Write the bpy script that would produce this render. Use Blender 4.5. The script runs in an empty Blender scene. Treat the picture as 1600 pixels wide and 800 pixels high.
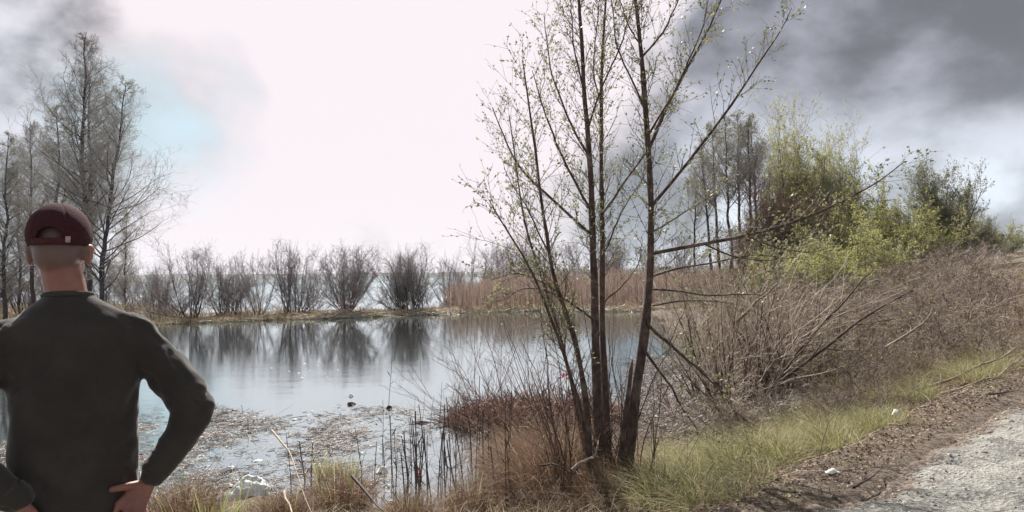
import bpy, math, random
import numpy as np
from mathutils import Vector, Matrix

R = math.radians
sc = bpy.context.scene
col = sc.collection
rng = np.random.default_rng(7)

# ------------------------------------------------------------------ camera
HFOV = 80.0
F_PX = 800.0 / math.tan(R(HFOV / 2))          # focal length in 1600-px units
CAM = np.array([0.0, 0.0, 1.5])
PITCH, ROLL = R(1.7), R(1.4)
_F = np.array([0, math.cos(PITCH), math.sin(PITCH)])
_U0 = np.array([0, -math.sin(PITCH), math.cos(PITCH)])
_X = np.array([1.0, 0, 0])
_U = _U0 * math.cos(ROLL) + _X * math.sin(ROLL)
_R = _X * math.cos(ROLL) - _U0 * math.sin(ROLL)
cd = bpy.data.cameras.new('camera')
cd.sensor_width = 36.0
cd.lens = 18.0 / math.tan(R(HFOV / 2))
cd.clip_start, cd.clip_end = 0.05, 20000
cam = bpy.data.objects.new('camera', cd)
col.objects.link(cam)
m = Matrix(((_R[0], _U[0], -_F[0], CAM[0]), (_R[1], _U[1], -_F[1], CAM[1]),
            (_R[2], _U[2], -_F[2], CAM[2]), (0, 0, 0, 1)))
cam.matrix_world = m
sc.camera = cam

def ray(px, py):
    return _F + _R * (px - 800) / F_PX + _U * (400 - py) / F_PX
def P(px, py, depth):
    "the place that stands DEPTH metres ahead in that direction"
    return CAM + ray(px, py) * depth
def on_z(px, py, z):
    d = ray(px, py)
    return CAM + d * ((z - CAM[2]) / d[2])
def unit(px, py):
    d = ray(px, py)
    return d / np.linalg.norm(d)

# ------------------------------------------------------------------ light, sky, exposure
SUN_AZ, SUN_EL = R(-12), R(43)
SUN_DIR = np.array([math.sin(SUN_AZ) * math.cos(SUN_EL), math.cos(SUN_AZ) * math.cos(SUN_EL), math.sin(SUN_EL)])
sl = bpy.data.lights.new('sun', 'SUN')
sl.energy, sl.angle, sl.color = 5.0, R(0.6), (1.0, 0.95, 0.88)
so = bpy.data.objects.new('sun', sl)
col.objects.link(so)
so.rotation_euler = Vector(-SUN_DIR).to_track_quat('-Z', 'Y').to_euler()
sc.view_settings.view_transform = 'Standard'
sc.view_settings.look = 'None'
sc.view_settings.exposure = 0.85
sc.view_settings.gamma = 1.0

class NT:
    "small node-graph helper"
    def __init__(s, tree):
        s.t = tree
        tree.nodes.clear()
    def n(s, typ, **kw):
        nd = s.t.nodes.new(typ)
        for k, v in kw.items():
            setattr(nd, k, v)
        return nd
    def put(s, sock, v):
        if hasattr(v, 'is_output') or isinstance(v, bpy.types.NodeSocket):
            s.t.links.new(v, sock)
        else:
            if sock.type == 'RGBA' and len(v) == 3:
                v = (*v, 1)
            sock.default_value = v
    def math(s, op, a, b=0.0, c=None, clamp=False):
        nd = s.n('ShaderNodeMath', operation=op, use_clamp=clamp)
        s.put(nd.inputs[0], a); s.put(nd.inputs[1], b)
        if c is not None: s.put(nd.inputs[2], c)
        return nd.outputs[0]
    def vmath(s, op, a, b=(0, 0, 0)):
        nd = s.n('ShaderNodeVectorMath', operation=op)
        s.put(nd.inputs[0], a)
        if op == 'SCALE': s.put(nd.inputs[3], b)
        else: s.put(nd.inputs[1], b)
        return nd.outputs[1] if op in ('DOT_PRODUCT', 'LENGTH') else nd.outputs[0]
    def mix(s, f, a, b, mode='MIX'):
        nd = s.n('ShaderNodeMix', data_type='RGBA', blend_type=mode)
        s.put(nd.inputs[0], f); s.put(nd.inputs[6], a); s.put(nd.inputs[7], b)
        return nd.outputs[2]
    def ramp(s, x, lo, hi, a=0.0, b=1.0, smooth=True):
        nd = s.n('ShaderNodeMapRange', interpolation_type='SMOOTHSTEP' if smooth else 'LINEAR')
        for i, v in enumerate((x, lo, hi, a, b)): s.put(nd.inputs[i], v)
        return nd.outputs[0]
    def noise(s, vec, scale, detail=4, rough=0.55, dist=0.0, col=False):
        nd = s.n('ShaderNodeTexNoise')
        if vec is not None: s.put(nd.inputs['Vector'], vec)
        nd.inputs['Scale'].default_value = scale
        nd.inputs['Detail'].default_value = detail
        nd.inputs['Roughness'].default_value = rough
        nd.inputs['Distortion'].default_value = dist
        return nd.outputs[1 if col else 0]

world = bpy.data.worlds.new('World')
sc.world = world
world.use_nodes = True
N = NT(world.node_tree)
tc = N.n('ShaderNodeTexCoord').outputs['Generated']
D = N.vmath('NORMALIZE', tc)
sky = N.n('ShaderNodeTexSky', sky_type='NISHITA', sun_disc=False, sun_elevation=SUN_EL, sun_rotation=SUN_AZ)
sep = N.n('ShaderNodeSeparateXYZ'); N.put(sep.inputs[0], D)
dz = N.math('MAXIMUM', sep.outputs[2], 0.0)
C = N.vmath('MULTIPLY', D, (1, 1, 1.35))
n1 = N.noise(C, 2.3, 6, 0.5, 0.2)
n2 = N.noise(N.vmath('ADD', C, (7.3, 2.1, 4.0)), 6.0, 7, 0.55, 0.1)
nn = N.math('ADD', N.math('MULTIPLY', n1, 0.66), N.math('MULTIPLY', n2, 0.34))
def spot(px, py, inner, outer, wob=0.0):
    d = unit(px, py)
    v = N.vmath('DOT_PRODUCT', D, tuple(d))
    if wob:
        v = N.math('ADD', v, N.math('MULTIPLY', N.math('SUBTRACT', nn, 0.5), wob))
    return N.ramp(v, math.cos(R(outer)), math.cos(R(inner)))
# grey cloud deck, darker overhead than at the horizon
elev = N.ramp(dz, 0.03, 0.30)
base = N.mix(elev, (0.41, 0.445, 0.49), (0.205, 0.212, 0.245))
shade = N.ramp(nn, 0.42, 0.58, 0.66, 1.7)
cloud = N.vmath('SCALE', base, shade)
# blue sky through broken gaps in the deck
blue = N.vmath('SCALE', sky.outputs[0], 0.13)
gap = N.ramp(N.noise(N.vmath('ADD', C, (3.1, -5.2, 0)), 1.6, 5, 0.5), 0.60, 0.70)
body = N.mix(gap, cloud, blue)
# the sun behind thin cloud: everything near it is bright white
sq = N.vmath('NORMALIZE', N.vmath('MULTIPLY', D, (1, 1, 0.5)))
sd = np.array([math.sin(R(-11)) * math.cos(R(36)), math.cos(R(-11)) * math.cos(R(36)), math.sin(R(36))]) * np.array([1, 1, 0.5]); sd /= np.linalg.norm(sd)
ang0 = N.vmath('DOT_PRODUCT', sq, tuple(sd))
ang = N.math('ADD', ang0, N.math('MULTIPLY', N.math('SUBTRACT', nn, 0.5), 0.28))
glare = N.ramp(ang, math.cos(R(29.5)), math.cos(R(23)))
hole = N.math('MULTIPLY', spot(238, 186, 1.0, 8.0, 0.04), N.ramp(N.noise(N.vmath('ADD', C, (1.7, 0.4, 2.2)), 4.5, 6, .55, .2), .36, .56, .25, .9))
glare = N.math('MULTIPLY', glare, N.math('SUBTRACT', 1.0, hole))
hot = N.ramp(N.vmath('DOT_PRODUCT', D, tuple(SUN_DIR)), math.cos(R(17)), math.cos(R(2)))
white = N.mix(hot, (0.69, 0.64, 0.672), (6.0, 5.7, 5.4))
body = N.mix(N.math('MULTIPLY', spot(45, 150, 2.0, 12.0, 0.05), N.ramp(nn, .44, .56, .15, .8)), body, (0.62, 0.63, 0.68))
body = N.mix(hole, body, (0.47, 0.63, 0.70))
final = N.mix(glare, body, white)
bg = N.n('ShaderNodeBackground'); N.put(bg.inputs[0], final); bg.inputs[1].default_value = 0.77
ow = N.n('ShaderNodeOutputWorld'); world.node_tree.links.new(bg.outputs[0], ow.inputs[0])
# Nishita is physically bright: it enters through its own factor above (0.13), the painted cloud deck at 1

# ------------------------------------------------------------------ helpers
def link(o, parent=None):
    col.objects.link(o)
    if parent is not None: o.parent = parent
    return o
def tag(o, label=None, cat=None, group=None, kind=None):
    for k, v in (('label', label), ('category', cat), ('group', group), ('kind', kind)):
        if v: o[k] = v
    return o
def empty(name, loc, rz=0.0, label=None, cat=None, group=None, scale=1.0):
    o = bpy.data.objects.new(name, None)
    o.empty_display_size = 0.1
    o.location = tuple(float(v) for v in loc); o.rotation_euler = (0, 0, rz); o.scale = (scale,) * 3
    tag(o, label, cat, group)
    return link(o)
def children(o): return [c for c in col.objects if c.parent is o]
KIDS = {}
def obj(name, mesh, mat, parent=None, kind=None, label=None):
    o = bpy.data.objects.new(name, mesh)
    if mat is not None and not mesh.materials:
        for mm in (mat if isinstance(mat, (list, tuple)) else [mat]): mesh.materials.append(mm)
    link(o, parent)
    if kind: o['kind'] = kind
    if label: o['label'] = label
    if parent is not None: KIDS.setdefault(parent.name, []).append(o)
    return o
def copy_tree(o, loc, rz, scale=1.0, label=None, group=None, tilt=(0, 0)):
    c = o.copy(); link(c)
    c.location = tuple(float(v) for v in loc); c.rotation_euler = (tilt[0], tilt[1], rz)
    c.scale = (scale,) * 3 if not hasattr(scale, '__len__') else scale
    if label: c['label'] = label
    if group: c['group'] = group
    for k in KIDS.get(o.name, []):
        d = k.copy(); link(d); d.parent = c
        for g in KIDS.get(k.name, []):
            e = g.copy(); link(e); e.parent = d
    return c

class MB:
    "collects quads (and triangles as degenerate-free lists) into one mesh"
    def __init__(s): s.v, s.q, s.t, s.n = [], [], [], 0
    def add(s, v, q=None, t=None):
        v = np.asarray(v, float).reshape(-1, 3)
        if q is not None and len(q): s.q.append(np.asarray(q, int).reshape(-1, 4) + s.n)
        if t is not None and len(t): s.t.append(np.asarray(t, int).reshape(-1, 3) + s.n)
        s.v.append(v); s.n += len(v)
        return s
    def mesh(s, name, smooth=True):
        me = bpy.data.meshes.new(name)
        v = np.concatenate(s.v) if s.v else np.zeros((0, 3))
        q = np.concatenate(s.q) if s.q else np.zeros((0, 4), int)
        t = np.concatenate(s.t) if s.t else np.zeros((0, 3), int)
        nl = len(q) * 4 + len(t) * 3
        me.vertices.add(len(v)); me.vertices.foreach_set('co', v.astype(np.float32).ravel())
        me.loops.add(nl); me.loops.foreach_set('vertex_index', np.concatenate([q.ravel(), t.ravel()]).astype(np.int32))
        me.polygons.add(len(q) + len(t))
        ls = np.concatenate([np.arange(len(q)) * 4, len(q) * 4 + np.arange(len(t)) * 3]).astype(np.int32)
        me.polygons.foreach_set('loop_start', ls)
        if smooth: me.polygons.foreach_set('use_smooth', np.ones(len(q) + len(t), bool))
        me.update(calc_edges=True); me.validate()
        return me

def nrm(v): return v / np.maximum(np.linalg.norm(v, axis=-1, keepdims=True), 1e-9)

def tubes(mb, pts, rad, sides=3, cap=False):
    "pts (N,M,3), rad (N,M): one tube per row"
    pts = np.asarray(pts, float); rad = np.asarray(rad, float)
    if pts.ndim == 2: pts, rad = pts[None], rad[None]
    n, mm, _ = pts.shape
    if n == 0: return mb
    t = np.empty_like(pts)
    t[:, 1:-1] = pts[:, 2:] - pts[:, :-2]; t[:, 0] = pts[:, 1] - pts[:, 0]; t[:, -1] = pts[:, -1] - pts[:, -2]
    t = nrm(t)
    ax = nrm(pts[:, -1] - pts[:, 0])
    ref = np.where(np.abs(ax[:, 2:3]) > 0.8, np.array([[1.0, 0.13, 0]]), np.array([[0.1, 0.05, 1.0]]))[:, None]
    u = nrm(np.cross(t, np.broadcast_to(ref, t.shape))); w = np.cross(t, u)
    a = np.arange(sides) * 2 * math.pi / sides
    ring = (pts[:, :, None] + rad[:, :, None, None] * (np.cos(a)[None, None, :, None] * u[:, :, None] + np.sin(a)[None, None, :, None] * w[:, :, None]))
    i = np.arange(n)[:, None, None] * (mm * sides) + np.arange(mm - 1)[None, :, None] * sides
    k = np.arange(sides)[None, None]; k2 = (k + 1) % sides
    q = np.stack([i + k, i + k2, i + sides + k2, i + sides + k], -1)
    mb.add(ring, q)
    if cap and sides >= 4:
        for row in range(n):
            for b in (0, mm - 1):
                c = ring[row, b]; mid = c.mean(0)
                v = np.vstack([c, mid]); mb.add(v, t=[(j, (j + 1) % sides, sides) for j in range(sides)])
    return mb

def sweep(r, p0, d0, L, nseg, wob, up=0.0, curl=None):
    "grow N polylines"
    n = len(p0); pts = np.empty((n, nseg + 1, 3)); pts[:, 0] = p0; d = nrm(d0.copy())
    step = (L / nseg)[:, None]
    for k in range(nseg):
        d = d + r.normal(0, wob, (n, 3)); d[:, 2] += up
        if curl is not None: d = d + curl
        d = nrm(d); pts[:, k + 1] = pts[:, k] + d * step
    return pts
def spawn(r, pts, rad, k, f0, f1, ang, angj, lens, lenj, rr, up_bias=0.0, shape=None):
    "k children per polyline between fractions f0..f1; returns p0,d0,L,r0"
    n, mm, _ = pts.shape
    f = f0 + (f1 - f0) * (np.arange(k)[None] + r.random((n, k))) / k
    x = np.clip(f * (mm - 1), 0, mm - 1.001); i = x.astype(int); w = (x - i)[..., None]
    rows = np.arange(n)[:, None]
    a, b = pts[rows, i], pts[rows, i + 1]
    p = a * (1 - w) + b * w; t = nrm(b - a)
    rand = r.normal(0, 1, (n, k, 3)); rand[..., 2] += up_bias
    perp = nrm(rand - (rand * t).sum(-1, keepdims=True) * t)
    an = ang + r.normal(0, angj, (n, k, 1))
    d = t * np.cos(an) + perp * np.sin(an)
    plen = np.linalg.norm(pts[:, -1] - pts[:, 0], axis=-1)[:, None]
    sh = 1.0 if shape is None else shape(f)
    L = plen * lens * sh * (1 + r.uniform(-lenj, lenj, (n, k)))
    r0 = np.minimum((rad[rows, i] * (1 - w[..., 0]) + rad[rows, i + 1] * w[..., 0]) * rr, 1)
    return p.reshape(-1, 3), d.reshape(-1, 3), L.ravel(), r0.ravel()
def taper(r0, m, end=0.3): return r0[:, None] * np.linspace(1, end, m)[None]

def leaf_faces(mb, p, d, size, r, wide=0.5):
    "folded diamond leaves"
    n = len(p)
    d = nrm(d); rnd = r.normal(0, 1, (n, 3)); s = nrm(np.cross(d, rnd)); nn_ = np.cross(d, s)
    L = size[:, None]
    v = np.stack([p, p + d * L * .45 + s * L * wide * .5 + nn_ * L * .10, p + d * L, p + d * L * .45 - s * L * wide * .5 + nn_ * L * .10], 1)
    q = np.arange(n)[:, None] * 4 + np.arange(4)[None]
    mb.add(v, q)

def blades(mb, r, base, height, width, lean, bend, nseg=4):
    "grass / reed ribbons. base (N,3), lean (N,2) horizontal direction*amount at the tip"
    n = len(base); f = np.linspace(0, 1, nseg + 1)
    ctr = base[:, None] + np.zeros((n, nseg + 1, 3))
    ctr[:, :, :2] += lean[:, None] * (f ** bend)[None, :, None]
    ctr[:, :, 2] += height[:, None] * (f - 0.28 * f ** 3 * np.minimum(np.linalg.norm(lean, axis=1) / np.maximum(height, .01), 1.6)[:, None])
    a = r.random(n) * math.pi * 2
    side = np.stack([np.cos(a), np.sin(a), 0 * a], 1)[:, None]
    w = width[:, None, None] * (np.linspace(1, .12, nseg + 1) ** .8)[None, :, None] * .5
    v = np.stack([ctr - side * w, ctr + side * w], 2).reshape(n, -1, 3)
    i = np.arange(n)[:, None] * (2 * (nseg + 1)) + np.arange(nseg)[None] * 2
    mb.add(v, np.stack([i, i + 1, i + 3, i + 2], -1))

# value noise for geometry
_perm = np.random.default_rng(3).random((64, 64, 64))
def vnoise(p):
    p = np.asarray(p, float); i = np.floor(p).astype(int); f = p - i; f = f * f * (3 - 2 * f)
    out = 0
    for dx in (0, 1):
        for dy in (0, 1):
            for dzz in (0, 1):
                w = (f[..., 0] if dx else 1 - f[..., 0]) * (f[..., 1] if dy else 1 - f[..., 1]) * (f[..., 2] if dzz else 1 - f[..., 2])
                out = out + w * _perm[(i[..., 0] + dx) % 64, (i[..., 1] + dy) % 64, (i[..., 2] + dzz) % 64]
    return out - 0.5
def fbm(p, o=4):
    p = np.asarray(p, float)
    return sum(vnoise(p * 2.03 ** k + k * 7.7) * 0.5 ** k for k in range(o))
def fbm2(x, y, s, o=4, z=0.0):
    return fbm(np.stack([x * s, y * s, np.full_like(x, z)], -1), o)

# ------------------------------------------------------------------ materials
def material(name, build):
    mt = bpy.data.materials.new(name); mt.use_nodes = True
    g = NT(mt.node_tree)
    out = g.n('ShaderNodeOutputMaterial'); b = g.n('ShaderNodeBsdfPrincipled')
    mt.node_tree.links.new(b.outputs[0], out.inputs[0])
    build(g, b, out)
    return mt
def bump(g, b, hgt, strength, dist=0.02):
    nd = g.n('ShaderNodeBump'); nd.inputs['Strength'].default_value = strength; nd.inputs['Distance'].default_value = dist
    g.put(nd.inputs['Height'], hgt); g.put(b.inputs['Normal'], nd.outputs[0])
def pos(g): return g.n('ShaderNodeNewGeometry').outputs['Position']
def opos(g): return g.n('ShaderNodeTexCoord').outputs['Object']
def island(g): return g.n('ShaderNodeNewGeometry').outputs['Random Per Island']
def orand(g): return g.n('ShaderNodeObjectInfo').outputs['Random']

def bark(name, c0, c1, c2=None, scale=18, rough=0.85, bs=0.5):
    def f(g, b, out):
        v = g.vmath('MULTIPLY', opos(g), (1, 1, 0.35))
        n = g.noise(v, scale, 6, 0.65, 0.4)
        c = g.mix(g.ramp(n, .35, .65), c0, c1)
        if c2: c = g.mix(g.math('MULTIPLY', g.ramp(g.noise(opos(g), scale * .22, 4), .52, .68), .8), c, c2)
        g.put(b.inputs['Base Color'], c); b.inputs['Roughness'].default_value = rough
        b.inputs['Specular IOR Level'].default_value = .3
        bump(g, b, n, bs, 0.01)
    return material(name, f)
def thin(name, cols, rough=0.7, trans=0.0, spec=.3, per_obj=0.0):
    "leaves, blades, twigs: colour varies from piece to piece"
    def f(g, b, out):
        cr = g.n('ShaderNodeValToRGB'); e = cr.color_ramp.elements
        while len(e) < len(cols): e.new(0.5)
        for k, c in enumerate(cols): e[k].position = k / max(1, len(cols) - 1); e[k].color = (*c, 1)
        x = island(g)
        if per_obj: x = g.math('ADD', g.math('MULTIPLY', x, 1 - per_obj), g.math('MULTIPLY', orand(g), per_obj))
        g.put(cr.inputs[0], x)
        g.put(b.inputs['Base Color'], cr.outputs[0]); b.inputs['Roughness'].default_value = rough
        b.inputs['Specular IOR Level'].default_value = spec
        if trans:
            tr = g.n('ShaderNodeBsdfTranslucent'); g.put(tr.inputs[0], cr.outputs[0])
            mx = g.n('ShaderNodeMixShader'); mx.inputs[0].default_value = trans
            g.t.links.new(b.outputs[0], mx.inputs[1]); g.t.links.new(tr.outputs[0], mx.inputs[2]); g.t.links.new(mx.outputs[0], out.inputs[0])
    return material(name, f)
def plain(name, c, rough=.6, spec=.4, var=0.0, scale=20, bs=0.0):
    def f(g, b, out):
        cc = c
        n = g.noise(opos(g), scale, 5, .6)
        if var: cc = g.mix(g.ramp(n, .3, .7), tuple(x * (1 - var) for x in c), tuple(min(1, x * (1 + var)) for x in c))
        g.put(b.inputs['Base Color'], cc); b.inputs['Roughness'].default_value = rough; b.inputs['Specular IOR Level'].default_value = spec
        if bs: bump(g, b, n, bs, .005)
    return material(name, f)

M = {}
M['bark_near'] = bark('bark_near', (.045, .030, .026), (.125, .085, .072), (.20, .16, .13), 26, .8, .7)
M['bark_far'] = bark('bark_far', (.05, .04, .042), (.10, .08, .078), None, 6)
M['twig_near'] = thin('twig_near', [(.07, .045, .038), (.13, .085, .065), (.18, .125, .095)])
M['twig_far'] = thin('twig_far', [(.17, .145, .145), (.25, .22, .215), (.33, .29, .28)])
M['twig_alder'] = thin('twig_alder', [(.25, .23, .22), (.35, .325, .30), (.44, .41, .37)])
M['stem_dry'] = bark('stem_dry', (.07, .045, .035), (.17, .12, .09), (.30, .25, .20), 14)
M['twig_brown'] = thin('twig_brown', [(.12, .088, .07), (.22, .17, .138), (.37, .30, .25)], per_obj=.3)
M['twig_red'] = thin('twig_red', [(.16, .085, .07), (.24, .14, .11), (.30, .20, .155)])
M['twig_dry'] = thin('twig_dry', [(.085, .055, .04), (.20, .14, .105), (.33, .255, .20), (.50, .42, .34), (.62, .54, .45)], per_obj=.45)
M['leaf_young'] = thin('leaf_young', [(.13, .145, .075), (.21, .23, .115), (.34, .31, .17)], .5, .42)
M['leaf_lime'] = thin('leaf_lime', [(.25, .26, .085), (.37, .37, .135), (.46, .44, .19)], .6, .5)
M['leaf_dull'] = thin('leaf_dull', [(.13, .15, .07), (.19, .20, .095), (.26, .25, .13)], .6, .45)
M['grass_green'] = thin('grass_green', [(.11, .145, .045), (.22, .25, .085), (.37, .355, .155), (.55, .49, .32)], .6, .42)
M['grass_dry'] = thin('grass_dry', [(.18, .125, .075), (.34, .26, .16), (.54, .45, .30)], .7, .35)
M['grass_red'] = thin('grass_red', [(.11, .06, .042), (.20, .125, .085), (.36, .25, .165)], .7, .3)
M['reed'] = thin('reed', [(.18, .13, .108), (.26, .195, .165), (.37, .29, .245)], .7, .4)
M['reed_pale'] = thin('reed_pale', [(.40, .33, .25), (.55, .48, .38), (.7, .63, .52)], .7, .2)
M['reed_stalk'] = plain('reed_stalk', (.075, .055, .05), .7, .3, .4, 30)
M['reed_cream'] = plain('reed_cream', (.34, .285, .21), .7, .3, .3, 14)
M['litter'] = thin('litter', [(.06, .05, .045), (.22, .18, .155), (.40, .35, .32), (.62, .57, .54)], .7, 0, .3)
M['leaf_litter'] = thin('leaf_litter', [(.075, .048, .036), (.17, .11, .08), (.27, .185, .135), (.38, .29, .22)], .75)
M['mat_brown'] = thin('mat_brown', [(.09, .05, .04), (.20, .12, .09), (.36, .25, .19)], .75)
M['white_plastic'] = plain('white_plastic', (.72, .72, .69), .85, .2, .12, 30)
M['dark_wood'] = plain('dark_wood', (.05, .04, .036), .8, .3, .4, 16)
M['dead_wood'] = bark('dead_wood', (.16, .12, .095), (.34, .27, .215), None, 30, .8, .4)
M['pink'] = plain('pink', (.75, .10, .20), .6, .3, .15, 40)
M['red_strip'] = plain('red_strip', (.28, .03, .04), .6, .3, .2, 40)

# ------------------------------------------------------------------ terrain functions
WATER_Z = -0.9
E0 = np.array([1.83, 3.7])                     # a point on the road edge
_tt = np.arange(-80, 420, 0.5)
_hd = np.interp(_tt, [-80, 6, 40, 420], [R(50), R(50), R(38.5), R(38.5)])
_ex = np.cumsum(np.sin(_hd) * .5); _ey = np.cumsum(np.cos(_hd) * .5)
_k0 = int(np.argmin(abs(_tt))); _ex += E0[0] - _ex[_k0]; _ey += E0[1] - _ey[_k0]
def road_st(x, y):
    "distance s to the water side of the road edge and distance t along it"
    x = np.asarray(x, float); y = np.asarray(y, float); sh = x.shape
    xf, yf = x.ravel(), y.ravel(); s = np.empty(xf.size); t = np.empty(xf.size)
    for a in range(0, xf.size, 20000):
        xx, yy = xf[a:a + 20000], yf[a:a + 20000]
        k = np.argmin((xx[:, None] - _ex[None]) ** 2 + (yy[:, None] - _ey[None]) ** 2, 1)
        dx, dy = xx - _ex[k], yy - _ey[k]; hh = _hd[k]
        s[a:a + 20000] = -dx * np.cos(hh) + dy * np.sin(hh)
        t[a:a + 20000] = _tt[k] + dx * np.sin(hh) + dy * np.cos(hh)
    return s.reshape(sh), t.reshape(sh)
def edge_xy(s, t):
    t = np.asarray(t, float); s = np.asarray(s, float)
    hh = np.interp(t, _tt, _hd)
    return np.interp(t, _tt, _ex) - s * np.cos(hh), np.interp(t, _tt, _ey) + s * np.sin(hh)
def road_z(t):
    u = np.clip(np.asarray(t, float) - 7, 0, 110)
    return 0.036 * u * u / (u + 8)
def terrain(x, y):
    x = np.asarray(x, float); y = np.asarray(y, float)
    s, t = road_st(x, y)
    n = fbm2(x, y, .55, 4); nf = fbm2(x, y, 3.1, 3, 5.0)
    sw = np.interp(t, [-80, -8, -2.4, -1.6, -1, -.5, .5, 2, 4, 9, 16, 27, 45, 420], [9, 6.2, 5.6, 5.2, 4.3, 3.6, 3.5, 3.7, 4.4, 6, 11.8, 19, 42, 300]) + n * np.interp(t, [-3, 3, 12], [.5, .5, 1.1])
    zr = road_z(t)
    w = np.clip((s - .5) / (sw - .5), 0, 1)
    zb = zr + (WATER_Z + .03 - zr) * np.where(sw > 9, w ** .42, w ** .72) + np.where(s > .3, nf * .07 * np.clip(s - .3, 0, 1), nf * .015)
    zb = np.where(s > sw, WATER_Z + .03 - .22 * np.clip(s - sw, 0, 5), zb)
    zb = np.where(s < -9.5, zr - .12 * np.clip(-9.5 - s, 0, 6), zb)
    zb = np.where((s < -.02) & (s > -9.3), zb - .05, zb)
    yf = np.interp(x, [-300, -80, -24, -18, -10, -4, 0, 6, 10.5, 40], [-20, 24, 33, 36.3, 37.8, 39, 40, 37.5, 36, 30]) + n * 1.6 + nf * .5
    yb = np.interp(x, [-300, -40, -25, -5, -3.5, 2, 20, 400], [120, 70, 46, 46.5, 58, 85, 120, 500]) + n * 2
    g = np.minimum(y - yf, yb - y)
    zs = WATER_Z + np.where(g > 0, .03 + .22 * (1 - np.exp(-g / 3)) + nf * .06, .03 + .2 * np.maximum(g, -5))
    q = 1 - ((x - .35) / 1.5) ** 2 - ((y - 10.2) / 1.0) ** 2
    zh = WATER_Z + np.where(q > 0, .10 * np.sqrt(np.maximum(q, 0)) + nf * .10 * q, -.02 + .5 * np.maximum(q, -2))
    z = np.maximum(np.maximum(zb, zs), zh)
    far = np.clip((np.hypot(x, y) - 900) / 600, 0, 1)
    return z * (1 - far) + (WATER_Z - 1.2) * far
def zt(x, y): return float(terrain(np.array([x]), np.array([y]))[0])
def gpt(x, y, dz=0.0): return np.array([x, y, zt(x, y) + dz])
def put(px, py, z=-.7, it=4):
    "where the line of sight through that spot meets the ground"
    for _ in range(it):
        p = on_z(px, py, z); z = max(zt(p[0], p[1]), WATER_Z)
    return np.array([p[0], p[1], z])

# ------------------------------------------------------------------ setting: ground, road, water, hills
def ground_mat(g, b, out):
    p = pos(g); n = g.noise(p, 1.3, 6, .6); f = g.noise(p, 14, 6, .7); ff = g.noise(p, 60, 3, .6)
    c = g.mix(g.ramp(f, .36, .64), (.075, .056, .045), (.21, .165, .13))
    c = g.mix(g.math('MULTIPLY', g.ramp(n, .48, .66), .55), c, (.13, .135, .06))
    c = g.mix(g.math('MULTIPLY', g.ramp(ff, .56, .7), .5), c, (.34, .27, .20))
    sp = g.n('ShaderNodeSeparateXYZ'); g.put(sp.inputs[0], p)
    wet = g.ramp(sp.outputs[2], WATER_Z - .02, WATER_Z + .10, .55, 0)
    g.put(b.inputs['Base Color'], g.mix(wet, c, (.05, .04, .034))); b.inputs['Roughness'].default_value = .9
    b.inputs['Specular IOR Level'].default_value = .2
    bump(g, b, g.math('ADD', f, g.math('MULTIPLY', ff, .5)), 1.0, .05)
M['ground'] = material('ground', ground_mat)
K = 401
u = np.linspace(-1, 1, K); a_ = 2.2; kk = math.asinh(6000 / a_)
gx = a_ * np.sinh(kk * u)
X, Y = np.meshgrid(gx + 1.5, gx + 5.5, indexing='ij')
Z = terrain(X, Y)
idx = np.arange(K * K).reshape(K, K)
mb = MB(); mb.add(np.stack([X, Y, Z], -1), np.stack([idx[:-1, :-1], idx[1:, :-1], idx[1:, 1:], idx[:-1, 1:]], -1))
tag(obj('ground', mb.mesh('ground'), M['ground']), kind='structure')

def road_mat(g, b, out):
    p = pos(g); n = g.noise(p, 2.2, 6, .62, .5); f = g.noise(p, 26, 5, .7); v = g.n('ShaderNodeTexVoronoi'); v.inputs['Scale'].default_value = 42
    g.put(v.inputs['Vector'], p)
    c = g.mix(g.ramp(n, .34, .66), (.12, .118, .112), (.30, .295, .265))
    c = g.mix(g.math('MULTIPLY', g.ramp(f, .42, .68), .55), c, (.40, .39, .35))
    c = g.mix(g.math('MULTIPLY', g.ramp(v.outputs['Distance'], .0, .35, 1, 0), .35), c, (.07, .068, .068))
    e = g.n('ShaderNodeAttribute', attribute_name='edge').outputs['Fac']
    dirt = g.ramp(g.math('ADD', e, g.math('MULTIPLY', g.math('SUBTRACT', g.noise(p, 5, 6, .7), .5), .9)), .55, .8)
    c = g.mix(dirt, c, g.mix(g.ramp(f, .4, .6), (.085, .066, .054), (.23, .185, .15)))
    g.put(b.inputs['Base Color'], c); b.inputs['Roughness'].default_value = .92; b.inputs['Specular IOR Level'].default_value = .15
    bump(g, b, g.math('ADD', f, g.math('MULTIPLY', v.outputs['Distance'], .5)), .9, .03)
M['road'] = material('road', road_mat)
tv = np.concatenate([np.arange(-14, 22, .06), np.geomspace(22, 330, 110)])
sv = np.concatenate([-np.geomspace(9.3, 2.6, 26), np.linspace(-2.55, 0, 44)])
T, S = np.meshgrid(tv, sv, indexing='ij')
ragged = fbm2(T, S * 0, 1.3, 4, 2.2) * .45 * np.clip(1 + S / .8, 0, 1)
RX, RY = edge_xy(S + ragged, T)
near = np.exp(-np.maximum(np.hypot(RX, RY) - 9, 0) / 8)
RZ = road_z(T) + .012 + (fbm2(RX, RY, 1.1, 3) * .05 + fbm2(RX, RY, 7, 4, 3.0) * .045) * near - .045 * np.clip(1 + S / .3, 0, 1)
ri = np.arange(RX.size).reshape(RX.shape)
mb = MB(); mb.add(np.stack([RX, RY, RZ], -1), np.stack([ri[:-1, :-1], ri[:-1, 1:], ri[1:, 1:], ri[1:, :-1]], -1))
rm = mb.mesh('road'); ea = rm.attributes.new('edge', 'FLOAT', 'POINT'); ea.data.foreach_set('value', np.clip(1 + S / .55, 0, 1).astype(np.float32).ravel())
tag(obj('road', rm, M['road']), kind='structure')

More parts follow.
